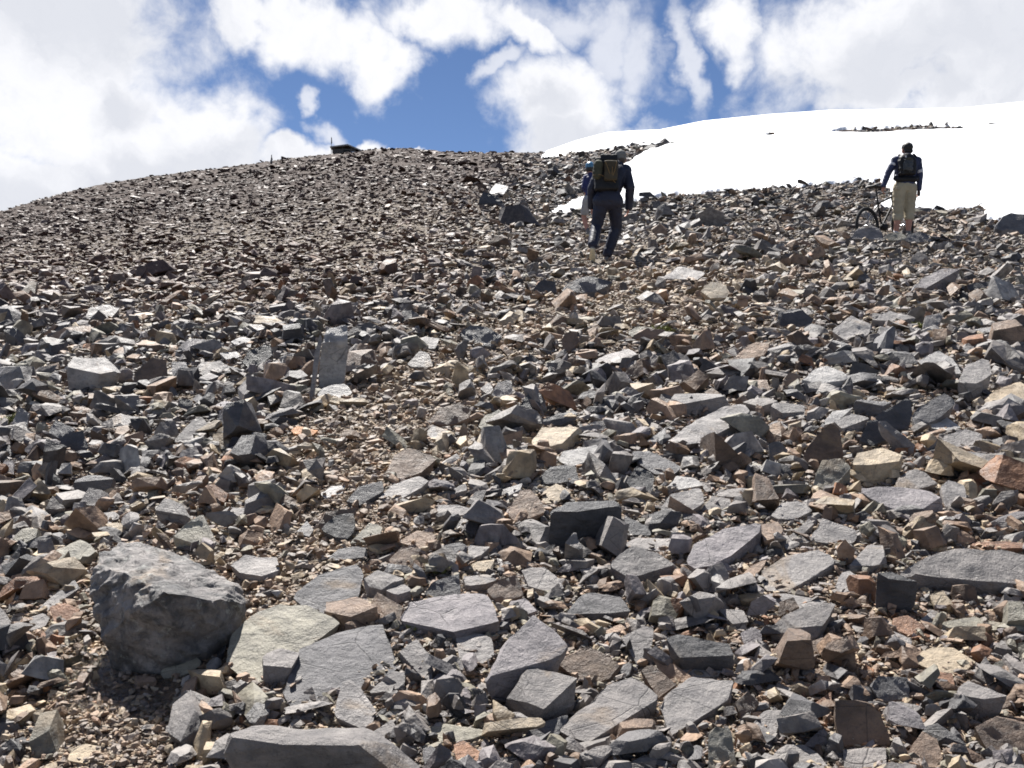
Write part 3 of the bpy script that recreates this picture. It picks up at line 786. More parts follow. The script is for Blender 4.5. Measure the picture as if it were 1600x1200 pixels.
def scatter():
    lv = [(3.2, 1.2), (4.6, 1.35), (7.2, 1.2), (11, 1.3), (16.5, 1.5), (25, 1.25), (36, .8)]   # apparent size in a 1024-pixel view, cover
    out = []
    U0, U1, V0, V1 = -330, 1930, 150, 1330
    area = (U1 - U0) * (V1 - V0) * .64 * .64
    for q, c in lv:
        n = int(c * area / (q * q * .45))
        u = rng.uniform(U0, U1, n); v = rng.uniform(V0, V1, n)
        s = np.interp(u, SKX, SKY_)
        k = v > s - 3
        u, v = u[k], v[k]
        D = hit(u, v)
        D = D * rng.uniform(.985, 1.015, len(D))
        k = (D < DSKY * 1.01) & (D > 1.5)
        u, v, D = u[k], v[k], D[k]
        x = (u - 800) / F * D
        sz = q * D / (F * .64) * np.exp(rng.normal(0, .22, len(D)))
        # region rules ------------------------------------------------
        path = np.exp(-((u - np.interp(v, [430, 500, 600, 700, 800, 1000, 1150], [1050, 850, 660, 560, 560, 250, 160])) / np.interp(v, [430, 600, 700, 1150], [95, 130, 160, 180])) ** 2)
        path = np.where((v > 430) & (u < 1150), path, 0)
        path = np.maximum(path, np.exp(-((u - 1080) / 130) ** 2 - ((v - 480) / 70) ** 2))
        path = np.maximum(path, .8 * np.exp(-((u - 1350) / 160) ** 2 - ((v - 1020) / 70) ** 2))
        path = np.maximum(path, .95 * np.exp(-((u - 150) / 190) ** 2 - ((v - 1120) / 75) ** 2))
        keep = np.ones(len(u), bool)
        if q >= 10: keep &= rng.random(len(u)) > path * np.where((v < 980), .88 if q < 20 else 1.0, 1.1)
        lf = 1 - sstep(u, 560, 900)
        if q >= 6.5: keep &= rng.random(len(u)) > (1 - sstep(v, 300, 470)) * (.1 + .62 * lf)
        if q >= 10: keep &= rng.random(len(u)) > (1 - sstep(v, 330, 520)) * (.5 + .45 * lf)
        if q >= 16: keep &= rng.random(len(u)) > (1 - sstep(v, 340, 560)) * (.85 + .14 * lf)
        if q >= 24: keep &= rng.random(len(u)) > (1 - sstep(v, 420, 640)) * (.92 + .08 * lf)
        smax = np.interp(D, [0, 6, 20, 60, 140], [.5, .55, .8, .85, .9])
        keep &= (sz < smax) & (sz > .009)
        keep &= ~snow_mask(u, v)
        if q >= 7:
            for (fx, fy, fr_) in CLEAR:
                keep &= ~((np.abs(x - fx) < fr_) & (np.abs(D - fy) < fr_ * 1.3))
        if q >= 10:
            for r in ROCKS:
                pu = np.array([p[0] for p in r['poly']]); pv = np.array([p[1] for p in r['poly']])
                e = q * .62
                m = (u > pu.min() - e) & (u < pu.max() + e) & (v > pv.min() - e) & (v < pv.max() + e)
                if not m.any(): continue
                cu, cv = (pu.min() + pu.max()) / 2, (pv.min() + pv.max()) / 2
                hu, hv = (pu.max() - pu.min()) / 2, (pv.max() - pv.min()) / 2
                pl = [(cu + (a - cu) * (1 + e * .75 / max(hu, 4)), cv + (b - cv) * (1 + e * .5 / max(hv, 4)) + e * .35) for a, b in hull2(r['poly'])]
                m &= inpoly(u, v, pl)
                keep &= ~m
        out.append(np.stack([x, D, sz, u, v, np.full(len(u), q), path], 1)[keep])
    return np.concatenate(out)
S = scatter()
n = len(S)
x, y, sz, u, v, q, path = S.T
# aspect and attitude
ax = np.stack([rng.uniform(.95, 1.8, n), rng.uniform(.7, 1.2, n), np.where(rng.random(n) < .3, rng.uniform(.5, 1.1, n), rng.uniform(.22, .6, n))], 1) * sz[:, None]
tilt = np.where(rng.random(n) < np.where(q > 14, .40, .25), 42, 19)
ax[:, 2] *= np.where(q > 14, 1.3, 1.0)
rot = np.stack([np.radians(rng.normal(0, 1, n) + rng.normal(0, 1, n) * tilt), np.radians(rng.normal(0, 1, n) * tilt * .8), rng.uniform(0, 6.283, n)], 1)
z = ground_z(x, y) + ax[:, 2] * rng.uniform(-.10, .30, n) + np.where(q > 6, rng.uniform(0.05, .5, n) * np.minimum(sz, .12), 0)
# tone
def tones():
    keys = ['g', 'l', 'w', 'e', 'k', 'p', 'o', 't', 'T', 'b', 'r']
    W = np.tile(np.array([.25, .12, .03, .13, .05, .08, .08, .10, .05, .07, .009]), (n, 1))
    small = sstep(-sz * 1000, -60, -12) * (y < 12)
    warm = np.clip(path * 1.0 + small * .55, 0, 1)
    W[:, 7] += warm * .30; W[:, 8] += warm * .42; W[:, 9] += warm * .12; W[:, 10] += warm * .03; W[:, 6] += warm * .12
    pn = fbm(x / 2.2, y / 2.2, 77, 3)
    W[:, 7] += .25 * sstep(pn, .15, .5); W[:, 8] += .2 * sstep(pn, .15, .5); W[:, 10] += .04 * sstep(pn, .2, .6)
    br = (1 - sstep(u, 450, 900)) * (1 - sstep(v, 330, 520)) + .35 * (1 - sstep(v, 300, 420)) * (1 - sstep(u, 600, 800))
    br = np.clip(br, 0, 1); W[:, 9] += br * .9; W[:, 7] += br * .35; W[:, 10] += br * .12; W[:, 2] *= (1 - .6 * br); W[:, 1] *= (1 - .4 * br)
    rb = np.exp(-((u - 1400) / 210) ** 2 - ((v - 1010) / 100) ** 2)
    W[:, 9] += .4 * rb; W[:, 10] += .16 * rb; W[:, 7] += .3 * rb
    W /= W.sum(1, keepdims=True)
    idx = (np.cumsum(W, 1) < rng.random(n)[:, None]).sum(1).clip(0, len(keys) - 1)
    tab = np.array([TONES[k] for k in keys])
    return idx, tab[idx] * rng.uniform(.7, 1.2, n)[:, None], keys
tix, tcol, tkeys = tones()
fineg = np.clip(1.35 - q / 9.0, 0, 1) * (.3 + .7 * np.clip(path, 0, 1)) * (y < 25)
tcol = tcol * (1 - fineg[:, None] * .72) + np.array([.27, .205, .150]) * (fineg[:, None] * .72)
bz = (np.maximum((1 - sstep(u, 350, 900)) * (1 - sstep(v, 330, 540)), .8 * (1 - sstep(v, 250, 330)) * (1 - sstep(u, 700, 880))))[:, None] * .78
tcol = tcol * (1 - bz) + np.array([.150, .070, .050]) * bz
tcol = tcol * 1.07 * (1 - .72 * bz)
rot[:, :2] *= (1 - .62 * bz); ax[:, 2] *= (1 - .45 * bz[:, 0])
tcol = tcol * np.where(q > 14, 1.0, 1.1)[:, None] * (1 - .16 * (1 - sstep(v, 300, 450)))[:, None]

# the largest of them become single things
app = sz / y * F
onscreen = (u > 5) & (u < 1595) & (v < 1192)
NAUTO = 300 - len(ROCKS)
order = np.argsort(-np.where(onscreen, app, 0))[:NAUTO * 3]
picked = []
for j in order:
    if len(picked) >= NAUTO: break
    if all(abs(u[j] - u[p]) > .8 * app[j] or abs(v[j] - v[p]) > .45 * app[j] for p in picked): picked.append(j)
keepmask = np.ones(n, bool)
for cnt, j in enumerate(picked):
    keepmask[j] = False
    me = ROUGH[cnt % NR]
    o = link('rock', me); o.location = (x[j], y[j], z[j]); o.rotation_euler = rot[j]; o.scale = ax[j]
    o.color = (*tcol[j], 1)
    asp = ax[j][0] / ax[j][2]
    til = abs(math.degrees(rot[j][0])) + abs(math.degrees(rot[j][1]))
    sh = 'tilted slab' if asp > 1.7 and til > 45 else 'flat stone' if asp > 1.7 else 'tilted block' if til > 55 else 'chunky stone'
    ROCKS.append(dict(o=o, u=float(u[j]), v=float(v[j]), w=float(app[j]), h=float(app[j]) * .6, tone=tkeys[tix[j]], land='', D=float(y[j]), shape=sh, poly=[(u[j], v[j])], x=x[j], y=y[j], r=sz[j] / 2))

def stuff(name, m, label, cat, src, ns):
    me = bpy.data.meshes.new(name)
    k = int(m.sum()); me.vertices.add(k)
    me.vertices.foreach_set('co', np.stack([x[m], y[m], z[m]], 1).ravel())
    def att(nm, tp, arr, key):
        a = me.attributes.new(nm, tp, 'POINT'); a.data.foreach_set(key, np.ascontiguousarray(arr).ravel())
    att('rot', 'FLOAT_VECTOR', rot[m].astype(np.float32), 'vector')
    att('scl', 'FLOAT_VECTOR', ax[m].astype(np.float32), 'vector')
    att('tone', 'FLOAT_COLOR', np.concatenate([tcol[m], np.ones((k, 1))], 1).astype(np.float32), 'color')
    att('idx', 'INT', rng.integers(0, ns, k).astype(np.int32), 'value')
    o = link(name, me); tag(o, label, cat, kind='stuff')
    ng = bpy.data.node_groups.new(name, 'GeometryNodeTree')
    ng.interface.new_socket('Geometry', in_out='INPUT', socket_type='NodeSocketGeometry')
    ng.interface.new_socket('Geometry', in_out='OUTPUT', socket_type='NodeSocketGeometry')
    N = ng.nodes; L = ng.links
    gi = N.new('NodeGroupInput'); go = N.new('NodeGroupOutput')
    mp = N.new('GeometryNodeMeshToPoints'); ip = N.new('GeometryNodeInstanceOnPoints')
    ci = N.new('GeometryNodeCollectionInfo'); ci.inputs['Collection'].default_value = src
    ci.inputs['Separate Children'].default_value = True; ci.inputs['Reset Children'].default_value = True
    def na(nm, tp):
        d = N.new('GeometryNodeInputNamedAttribute'); d.data_type = tp; d.inputs['Name'].default_value = nm
        return d.outputs['Attribute']
    er = N.new('FunctionNodeEulerToRotation')
    L.new(gi.outputs[0], mp.inputs[0]); L.new(mp.outputs[0], ip.inputs['Points'])
    L.new(ci.outputs[0], ip.inputs['Instance']); ip.inputs['Pick Instance'].default_value = True
    L.new(na('idx', 'INT'), ip.inputs['Instance Index']); L.new(na('rot', 'FLOAT_VECTOR'), er.inputs[0])
    L.new(er.outputs[0], ip.inputs['Rotation']); L.new(na('scl', 'FLOAT_VECTOR'), ip.inputs['Scale'])
    L.new(ip.outputs[0], go.inputs[0])
    md = o.modifiers.new('scatter', 'NODES'); md.node_group = ng
    return o
big = q > 9
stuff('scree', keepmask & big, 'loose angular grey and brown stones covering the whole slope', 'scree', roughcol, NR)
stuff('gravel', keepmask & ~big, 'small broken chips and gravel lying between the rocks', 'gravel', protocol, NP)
print('scatter', n, 'rocks', len(ROCKS))
# ------------------------------------------------------------------ soft bodies: capsules, ellipsoids and boxes melted into one skin
def _ico(sub=2):
    bm = bmesh.new(); bmesh.ops.create_icosphere(bm, subdivisions=sub, radius=1); r = [v.co.copy() for v in bm.verts]; bm.free(); return r
ICO = _ico()
def melt(parts, voxel, smooth=4, fold=0.0, fscale=14, seed=0):
    bm = bmesh.new()
    for p in parts:
        if p[0] == 'c':
            _, a, b, ra, rb = p; a, b = Vector(a), Vector(b)
            pts = [a + v * ra for v in ICO] + [b + v * rb for v in ICO]
        elif p[0] == 'e':
            c, r = Vector(p[1]), p[2]; rt = Euler(p[3]).to_matrix() if len(p) > 3 else Matrix.Identity(3)
            pts = [c + rt @ Vector((v.x * r[0], v.y * r[1], v.z * r[2])) for v in ICO]
        elif p[0] == 'h':
            pts = [Vector(q) + v * p[2] for q in p[1] for v in ICO]
        else:
            c, r = Vector(p[1]), p[2]; rt = Euler(p[3]).to_matrix() if len(p) > 3 else Matrix.Identity(3)
            e = min(r) * .45
            pts = [c + rt @ (Vector((sx * (r[0] - e), sy * (r[1] - e), sz_ * (r[2] - e))) + v * e) for sx in (-1, 1) for sy in (-1, 1) for sz_ in (-1, 1) for v in ICO]
        b2 = bmesh.new()
        for q in pts: b2.verts.new(q)
        g = bmesh.ops.convex_hull(b2, input=b2.verts)
        bmesh.ops.delete(b2, geom=list({e for e in g['geom_interior'] + g['geom_unused'] if isinstance(e, bmesh.types.BMVert)}), context='VERTS')
        t = bpy.data.meshes.new('t'); b2.to_mesh(t); b2.free(); bm.from_mesh(t); bpy.data.meshes.remove(t)
    me = bpy.data.meshes.new('m'); bm.to_mesh(me); bm.free()
    o = bpy.data.objects.new('tmp', me); COL.objects.link(o)
    md = o.modifiers.new('r', 'REMESH'); md.mode = 'VOXEL'; md.voxel_size = voxel; md.use_smooth_shade = True
    if smooth:
        m2 = o.modifiers.new('s', 'SMOOTH'); m2.factor = .5; m2.iterations = smooth
    dg = bpy.context.evaluated_depsgraph_get(); dg.update()
    res = bpy.data.meshes.new_from_object(o.evaluated_get(dg))
    bpy.data.objects.remove(o); bpy.data.meshes.remove(me)
    if fold:
        k = len(res.vertices); co = np.empty(k * 3); no = np.empty(k * 3)
        res.vertices.foreach_get('co', co); res.vertices.foreach_get('normal', no)
        co = co.reshape(-1, 3); no = no.reshape(-1, 3)
        d = 1 - np.abs(fbm((co[:, 0] + co[:, 1] * .6) * fscale * .6 + seed, co[:, 2] * fscale + co[:, 0] * 5, 3 + seed, 3)) * 4
        co = co + no * (d * fold)[:, None]
        res.vertices.foreach_set('co', co.ravel()); res.update()
    res.polygons.foreach_set('use_smooth', np.ones(len(res.polygons), bool))
    return res
def m_cloth(name, col, rough=.8, var=.25, sheen=0.0, sc=60):
    m, T = mat_new(name)
    tc = T.n('ShaderNodeTexCoord').outputs['Object']
    a = T.noise(tc, 6, 4, .6); w = T.noise(tc, sc, 3, .6)
    c = T.mix(T.ss(a, .3, .7), tuple(x * (1 - var) for x in col), tuple(min(1, x * (1 + var)) for x in col))
    finish(T, c, rough, T.m('ADD', w, T.m('MULTIPLY', a, 2.0)), .35, .006, .35)
    return m
def m_plain(name, col, rough=.5, metal=0.0, spec=.5):
    m, T = mat_new(name); tc = T.n('ShaderNodeTexCoord').outputs['Object']
    a = T.noise(tc, 25, 4, .6)
    c = T.mix(T.ss(a, .3, .7), tuple(x * .82 for x in col), tuple(min(1, x * 1.12) for x in col))
    finish(T, c, rough, a, .15, .002, spec, Metallic=metal); return m
M_SKIN = m_plain('skin', (.46, .22, .15), .55)
M_NAVY = m_cloth('navy_shell_jacket', (.017, .019, .036), .5)
M_NAVY2 = m_cloth('navy_trousers', (.015, .017, .034), .55)
M_CAP = m_cloth('grey_cap', (.17, .165, .155), .85)
M_BLACKP = m_cloth('black_pack_fabric', (.010, .010, .012), .6)
M_OLIVE = m_cloth('olive_roll', (.055, .055, .036), .8)
M_BROWNP = m_cloth('brown_olive_pocket', (.06, .048, .030), .8)
M_CORD = m_plain('tan_cord', (.21, .135, .055), .7)
M_SOLE = m_plain('cream_sole', (.66, .56, .38), .75)
M_SHOE = m_cloth('grey_shoe', (.16, .15, .145), .8)
M_BLUE = m_cloth('blue_jersey', (.032, .040, .088), .65)
M_BLUE2 = m_cloth('royal_blue_jersey', (.022, .027, .095), .65)
M_WHITE = m_cloth('white_cloth', (.62, .62, .64), .7)
M_KHAKI = m_cloth('khaki_shorts', (.37, .325, .235), .85, .14)
M_GREYS = m_cloth('pale_grey_shorts', (.29, .29, .30), .85, .14)
M_HAIR = m_plain('dark_hair', (.012, .010, .009), .6)
M_HAIR2 = m_plain('grey_brown_hair', (.10, .075, .06), .7)
M_HELM = m_plain('dark_helmet', (.02, .02, .023), .35)
M_HBLUE = m_plain('sky_blue_helmet_shell', (.06, .19, .33), .35)
M_BLK = m_plain('black_paint', (.012, .012, .013), .6, 0, .3)
M_TYRE = m_plain('tyre_rubber', (.020, .020, .021), .85)
M_ALLOY = m_plain('alloy', (.55, .55, .57), .3, 1.0)
M_EYE = m_plain('eye', (.5, .5, .5), .2)
M_GREYP = m_cloth('grey_pack_panel', (.055, .06, .068), .7)
M_WOOD = m_plain('weathered_boards', (.085, .075, .068), .9)
M_ROOF = m_plain('grey_sheet_roof', (.34, .33, .32), .6)

def lerp(a, b, t): return Vector(a).lerp(Vector(b), t)
def hand_parts(w, d, n, curl=.5, side=1):
    """palm, four unequal curled fingers and a thumb; w wrist, d direction, n palm normal"""
    w, d, n = Vector(w), Vector(d).normalized(), Vector(n).normalized()
    s = d.cross(n).normalized() * side
    P = [('h', [w, w + d * .03], .024), ('h', [w + d * .03 + s * .024, w + d * .03 - s * .024, w + d * .085 + s * .03, w + d * .085 - s * .03], .013)]
    for i, (o, L) in enumerate(((.031, .072), (.011, .08), (-.010, .074), (-.030, .058))):
        a = w + d * .09 + s * o
        dd = d; r = .0095
        for j, f in enumerate((.45, .32, .25)):
            c = curl * (0.5 + .55 * j) + .05 * i
            dd = (d * math.cos(c) + n * math.sin(c)).normalized()
            b = a + dd * L * f; P.append(('c', a, b, r, r * .92)); a = b; r *= .92
    a = w + d * .035 + s * .028; b = a + (d * .6 + s * .75 + n * .3).normalized() * .04; P.append(('c', a, b, .013, .011))
    P.append(('c', b, b + (d * .85 + s * .25 + n * .5).normalized() * .032, .011, .009))
    return P
def head_parts(c, fwd, up, s=1.0):
    c, f, u = Vector(c), Vector(fwd).normalized(), Vector(up).normalized(); r = f.cross(u).normalized(); u = r.cross(f)
    def q(x, y, z): return c + (r * x + f * y + u * z) * s
    return [('h', [q(0, -.02, .035), q(0, .025, .03)], .082 * s), ('h', [q(.02, .04, -.06), q(-.02, .04, -.06), q(0, .055, -.085)], .035 * s),
            ('h', [q(.045, .04, -.01), q(-.045, .04, -.01)], .042 * s), ('c', q(0, .095, .01), q(0, .112, -.025), .010 * s, .015 * s),
            ('c', q(-.02, .085, -.058), q(.02, .085, -.058), .012 * s, .012 * s), ('c', q(-.04, .085, .025), q(.04, .085, .025), .014 * s, .014 * s),
            ('e', q(.085, -.005, -.005), (.010 * s, .02 * s, .032 * s)), ('e', q(-.085, -.005, -.005), (.010 * s, .02 * s, .032 * s))], q
def build_body(root, J, faceup=(0, .25, 1), fwd=(0, 1, 0), bulk=1.0, hands=(None, None), voxel=.0065):
    """one continuous skin from the joint positions"""
    b = bulk
    hp, q = head_parts(J['head'], fwd, faceup)
    P = list(hp)
    P += [('c', lerp(J['neck'], J['head'], .55), J['neck'], .052, .06), ('c', J['neck'], J['chest'], .06 * b, .11 * b),
          ('h', [J['shL'], J['shR'], J['chest'], lerp(J['shL'], J['chest'], .4), lerp(J['shR'], J['chest'], .4)], .052 * b),
          ('h', [lerp(J['shL'], J['chest'], .55), lerp(J['shR'], J['chest'], .55), J['waist']], .095 * b),
          ('h', [lerp(J['hipL'], J['waist'], .5), lerp(J['hipR'], J['waist'], .5), J['hipL'], J['hipR']], .09 * b)]
    for s in 'LR':
        P += [('c', J['sh' + s], J['el' + s], .050 * b, .040 * b), ('c', J['el' + s], J['wr' + s], .040 * b, .026 * b),
              ('c', J['hip' + s], J['kn' + s], .088 * b, .056 * b), ('c', J['kn' + s], lerp(J['kn' + s], J['an' + s], .35), .054 * b, .056 * b),
              ('c', lerp(J['kn' + s], J['an' + s], .35), J['an' + s], .056 * b, .036 * b),
              ('h', [J['an' + s], lerp(J['an' + s], J['heel' + s], .7)], .034), ('c', J['heel' + s], J['toe' + s], .032, .026)]
        hd = hands[0 if s == 'L' else 1]
        if hd: P += hand_parts(J['wr' + s], *hd)
    o = link('body', melt(P, voxel, 3), M_SKIN, root)
    for sx in (-1, 1):
        e = link('eye', melt([('e', q(.032 * sx, .083, .008), (.012, .010, .010))], .003, 1), M_EYE, root)
    return o, q
def torso_parts(J, g, b=1.0, low=0.0):
    return [('h', [J['neck'], lerp(J['neck'], J['chest'], .3)], .062 * b + g),
            ('h', [J['shL'], J['shR'], lerp(J['shL'], J['chest'], .5), lerp(J['shR'], J['chest'], .5)], .058 * b + g),
            ('h', [lerp(J['shL'], J['chest'], .5), lerp(J['shR'], J['chest'], .5), lerp(J['waist'], J['hipL'], .3), lerp(J['waist'], J['hipR'], .3)], .098 * b + g),
            ('h', [lerp(J['waist'], J['hipL'], .4), lerp(J['waist'], J['hipR'], .4), lerp(J['hipL'], J['waist'], low), lerp(J['hipR'], J['waist'], low)], .098 * b + g)]
def arm_parts(J, s, g, end=1.0, b=1.0):
    w = lerp(J['el' + s], J['wr' + s], end)
    return [('c', J['sh' + s], J['el' + s], .056 * b + g, .044 * b + g), ('c', J['el' + s], w, .044 * b + g, .032 * b + g)]
def shoe(J, s, root, mat, sole, name='boot'):
    h, t, a = Vector(J['heel' + s]), Vector(J['toe' + s]), Vector(J['an' + s])
    o = link(name, melt([('c', h, t, .046, .038), ('c', lerp(h, t, .25), a, .047, .045), ('c', a, a + (a - h).normalized() * .05, .046, .048)], .008, 3), mat, root)
    f = (t - h).normalized(); up = (a - lerp(h, t, .15)); up = (up - f * up.dot(f)).normalized()
    link('sole', melt([('h', [h - up * .03 - f * .015 + up.cross(f) * .016, h - up * .03 - f * .015 - up.cross(f) * .016, h - up * .034 + f * .02, lerp(h, t, .6) - up * .032 + up.cross(f) * .028, lerp(h, t, .6) - up * .032 - up.cross(f) * .028, t - up * .024 + f * .012], .024)], .008, 2), sole, o)
    return o
def cords(pts, r, root, mat, name='cord'):
    return link(name, melt([('c', pts[i], pts[i + 1], r, r) for i in range(len(pts) - 1)], r * .7, 0), mat, root)

# ------------------------------------------------------------------ the walking hiker with the loaded pack
def hiker():
    fx, fy, fz, ppm, u0 = FRAMES['hiker']
    root = empty('person', (fx, fy, fz))
    tag(root, 'hiker in navy jacket and trousers with grey cap and loaded black pack, walking uphill', 'person')
    v0 = 600 - (fz - EYE) * ppm
    def c(cx, cy, y=0): return Vector(((cx / 5.217 + 860 - u0) / ppm + y * (u0 - 800) / F, y, (v0 - 200 - cy / 5.217) / ppm))
    J = dict(head=c(574, 222, .26), neck=c(545, 298, .17), chest=c(498, 390, .10), waist=c(472, 520, .03),
             shL=c(398, 340, .10), shR=c(612, 335, .12), elL=c(338, 490, .08), wrL=c(332, 630, .17), elR=c(650, 480, .04), wrR=c(640, 635, .14),
             hipL=c(418, 600, 0), hipR=c(520, 600, .02), knL=c(376, 800, .06), anL=c(345, 975, -.22), heelL=c(344, 1006, -.25), toeL=c(346, 1098, -.13),
             knR=c(540, 800, .16), anR=c(462, 1030, .12), heelR=c(462, 1066, .08), toeR=c(478, 1072, .28))
    build_body(root, J, (0.1, .45, 1), (.12, 1, -.35), 1.0, (((.1, .1, -1), (1, 0, 0), .7, 1), ((-.15, .1, -1), (-1, 0, 0), .7, -1)))
    jk = torso_parts(J, .040, 1.1) + arm_parts(J, 'L', .030, .95) + arm_parts(J, 'R', .034, .97)
    link('jacket', melt(jk, .0095, 3, .0035, 13, 1), M_NAVY, root)
    tr = [('h', [lerp(J['waist'], J['hipL'], .5), lerp(J['waist'], J['hipR'], .5), J['hipL'], J['hipR']], .122)]
    for s in 'LR':
        tr += [('c', J['hip' + s], J['kn' + s], .125, .094), ('c', J['kn' + s], lerp(J['kn' + s], J['an' + s], .95), .094, .080)]
    link('trousers', melt(tr, .0095, 3, .004, 12, 2), M_NAVY2, root)
    shoe(J, 'L', root, M_SHOE, M_SOLE); shoe(J, 'R', root, M_SHOE, M_SOLE)
    H = J['head']
    cap = link('cap', melt([('h', [H + Vector((0, -.012, .055)), H + Vector((0, .03, .05))], .093), ('h', [H + Vector((0, .10, .045)), H + Vector((.03, .13, .02)), H + Vector((-.03, .13, .02))], .012)], .008, 3), M_CAP, root)
    link('cap_band', melt([('h', [H + Vector((0, -.010, .018)), H + Vector((0, .02, .016))], .092)], .008, 2), M_CAP, cap)
    link('hair', melt([('h', [H + Vector((0, -.018, -.008)), H + Vector((0, .01, 0))], .081)], .007, 2), M_HAIR2, root)
    link('grey_shoulder_patch', melt([('b', c(592, 318, .08), (.03, .06, .022), (.3, 0, .1))], .006, 2), M_GREYP, root)
    # the pack is worn, yet is its own thing
    pk = empty('backpack', (fx, fy, fz)); tag(pk, 'black backpack with olive roll and brown pocket worn by the navy hiker', 'backpack')
    link('pack_body', melt([('b', c(455, 390, -.075), (.185, .085, .26), (-.12, 0, .02))], .010, 5, .005, 10, 4), M_BLACKP, pk)
    link('lid', melt([('b', c(475, 262, -.05), (.135, .09, .052), (-.25, 0, 0))], .010, 5, .004, 14, 5), M_BLACKP, pk)
    link('side_roll', melt([('c', c(392, 318, -.17), c(382, 400, -.18), .078, .078)], .009, 3, .003, 16, 6), M_OLIVE, pk)
    link('outer_pocket', melt([('b', c(492, 370, -.185), (.105, .05, .155), (-.1, 0, 0))], .009, 4, .005, 12, 7), M_BROWNP, pk)
    cords([c(448, 300, -.245), c(470, 360, -.245), c(500, 440, -.235)], .006, pk, M_CORD)
    cords([c(540, 300, -.235), c(525, 370, -.245), c(500, 440, -.235)], .006, pk, M_CORD)
    cords([c(505, 345, -.245), c(500, 440, -.235), c(535, 470, -.16)], .006, pk, M_CORD)
    cords([c(350, 410, -.23), c(400, 405, -.25), c(440, 415, -.20)], .006, pk, M_CORD)
    for sx, s in ((1, 'R'), (-1, 'L')):
        S_ = J['sh' + s]; m = lerp(S_, J['neck'], .42)
        link('shoulder_strap', melt([('c', m + Vector((0, -.10, .0)), m + Vector((0, 0, .085)), .022, .022), ('c', m + Vector((0, 0, .085)), m + Vector((.02 * sx, .13, -.02)), .022, .02),
                                     ('c', m + Vector((.02 * sx, .13, -.02)), m + Vector((.05 * sx, .10, -.28)), .02, .015)], .008, 2), M_BLACKP, pk)
def second():
    fx, fy, fz, ppm, u0 = FRAMES['second']
    root = empty('person', (fx, fy, fz))
    tag(root, 'person in blue jersey and pale shorts, mostly hidden in front of the navy hiker', 'person')
    v0 = 600 - (fz - EYE) * ppm
    def c(cx, cy, y=0): return Vector(((cx / 5.217 + 860 - u0) / ppm + y * (u0 - 800) / F, y, (v0 - 200 - cy / 5.217) / ppm))
    J = dict(head=c(322, 318, .22), neck=c(325, 372, .16), chest=c(335, 440, .10), waist=c(335, 535, .02),
             shL=c(290, 395, .12), shR=c(375, 395, .12), elL=c(272, 480, .05), wrL=c(296, 545, .22), elR=c(392, 480, .05), wrR=c(380, 550, .22),
             hipL=c(300, 585, 0), hipR=c(358, 585, 0), knL=c(272, 715, .12), anL=c(304, 850, -.08), heelL=c(304, 868, -.11), toeL=c(306, 882, .08),
             knR=c(362, 710, .22), anR=c(370, 835, .20), heelR=c(370, 860, .18), toeR=c(372, 862, .38))
    build_body(root, J, (0, .3, 1), (-.05, 1, -.2), .95, (((.1, .3, -.9), (1, 0, 0), .6, 1), ((-.1, .3, -.9), (-1, 0, 0), .6, -1)), .008)
    link('jersey', melt(torso_parts(J, .012, .92, .4) + arm_parts(J, 'L', .010, .4) + arm_parts(J, 'R', .010, .4), .010, 3, .003, 14, 3), M_BLUE2, root)
    sh = [('h', [J['hipL'], J['hipR'], lerp(J['waist'], J['hipL'], .6), lerp(J['waist'], J['hipR'], .6)], .098)]
    for s in 'LR': sh += [('c', J['hip' + s], lerp(J['hip' + s], J['kn' + s], .72), .105, .09)]
    link('shorts', melt(sh, .010, 3, .003, 12, 5), M_GREYS, root)
    shoe(J, 'L', root, M_SHOE, M_SOLE, 'shoe'); shoe(J, 'R', root, M_SHOE, M_SOLE, 'shoe')
    H = J['head']
    hl = link('helmet', melt([('h', [H + Vector((0, -.03, .06)), H + Vector((0, .05, .055))], .10)], .008, 3), M_HBLUE, root)
    link('helmet_vents', melt([('c', H + Vector((dx, -.10, .02)), H + Vector((dx * .8, -.02, .168)), .011, .011) for dx in (-.05, 0, .05)] + [('h', [H + Vector((0, -.03, .012)), H + Vector((0, .04, .012))], .094)], .007, 1), M_HELM, hl)
    link('pale_patch', melt([('e', H + Vector((.05, -.07, .10)), (.028, .03, .02))], .006, 1), M_WHITE, hl)
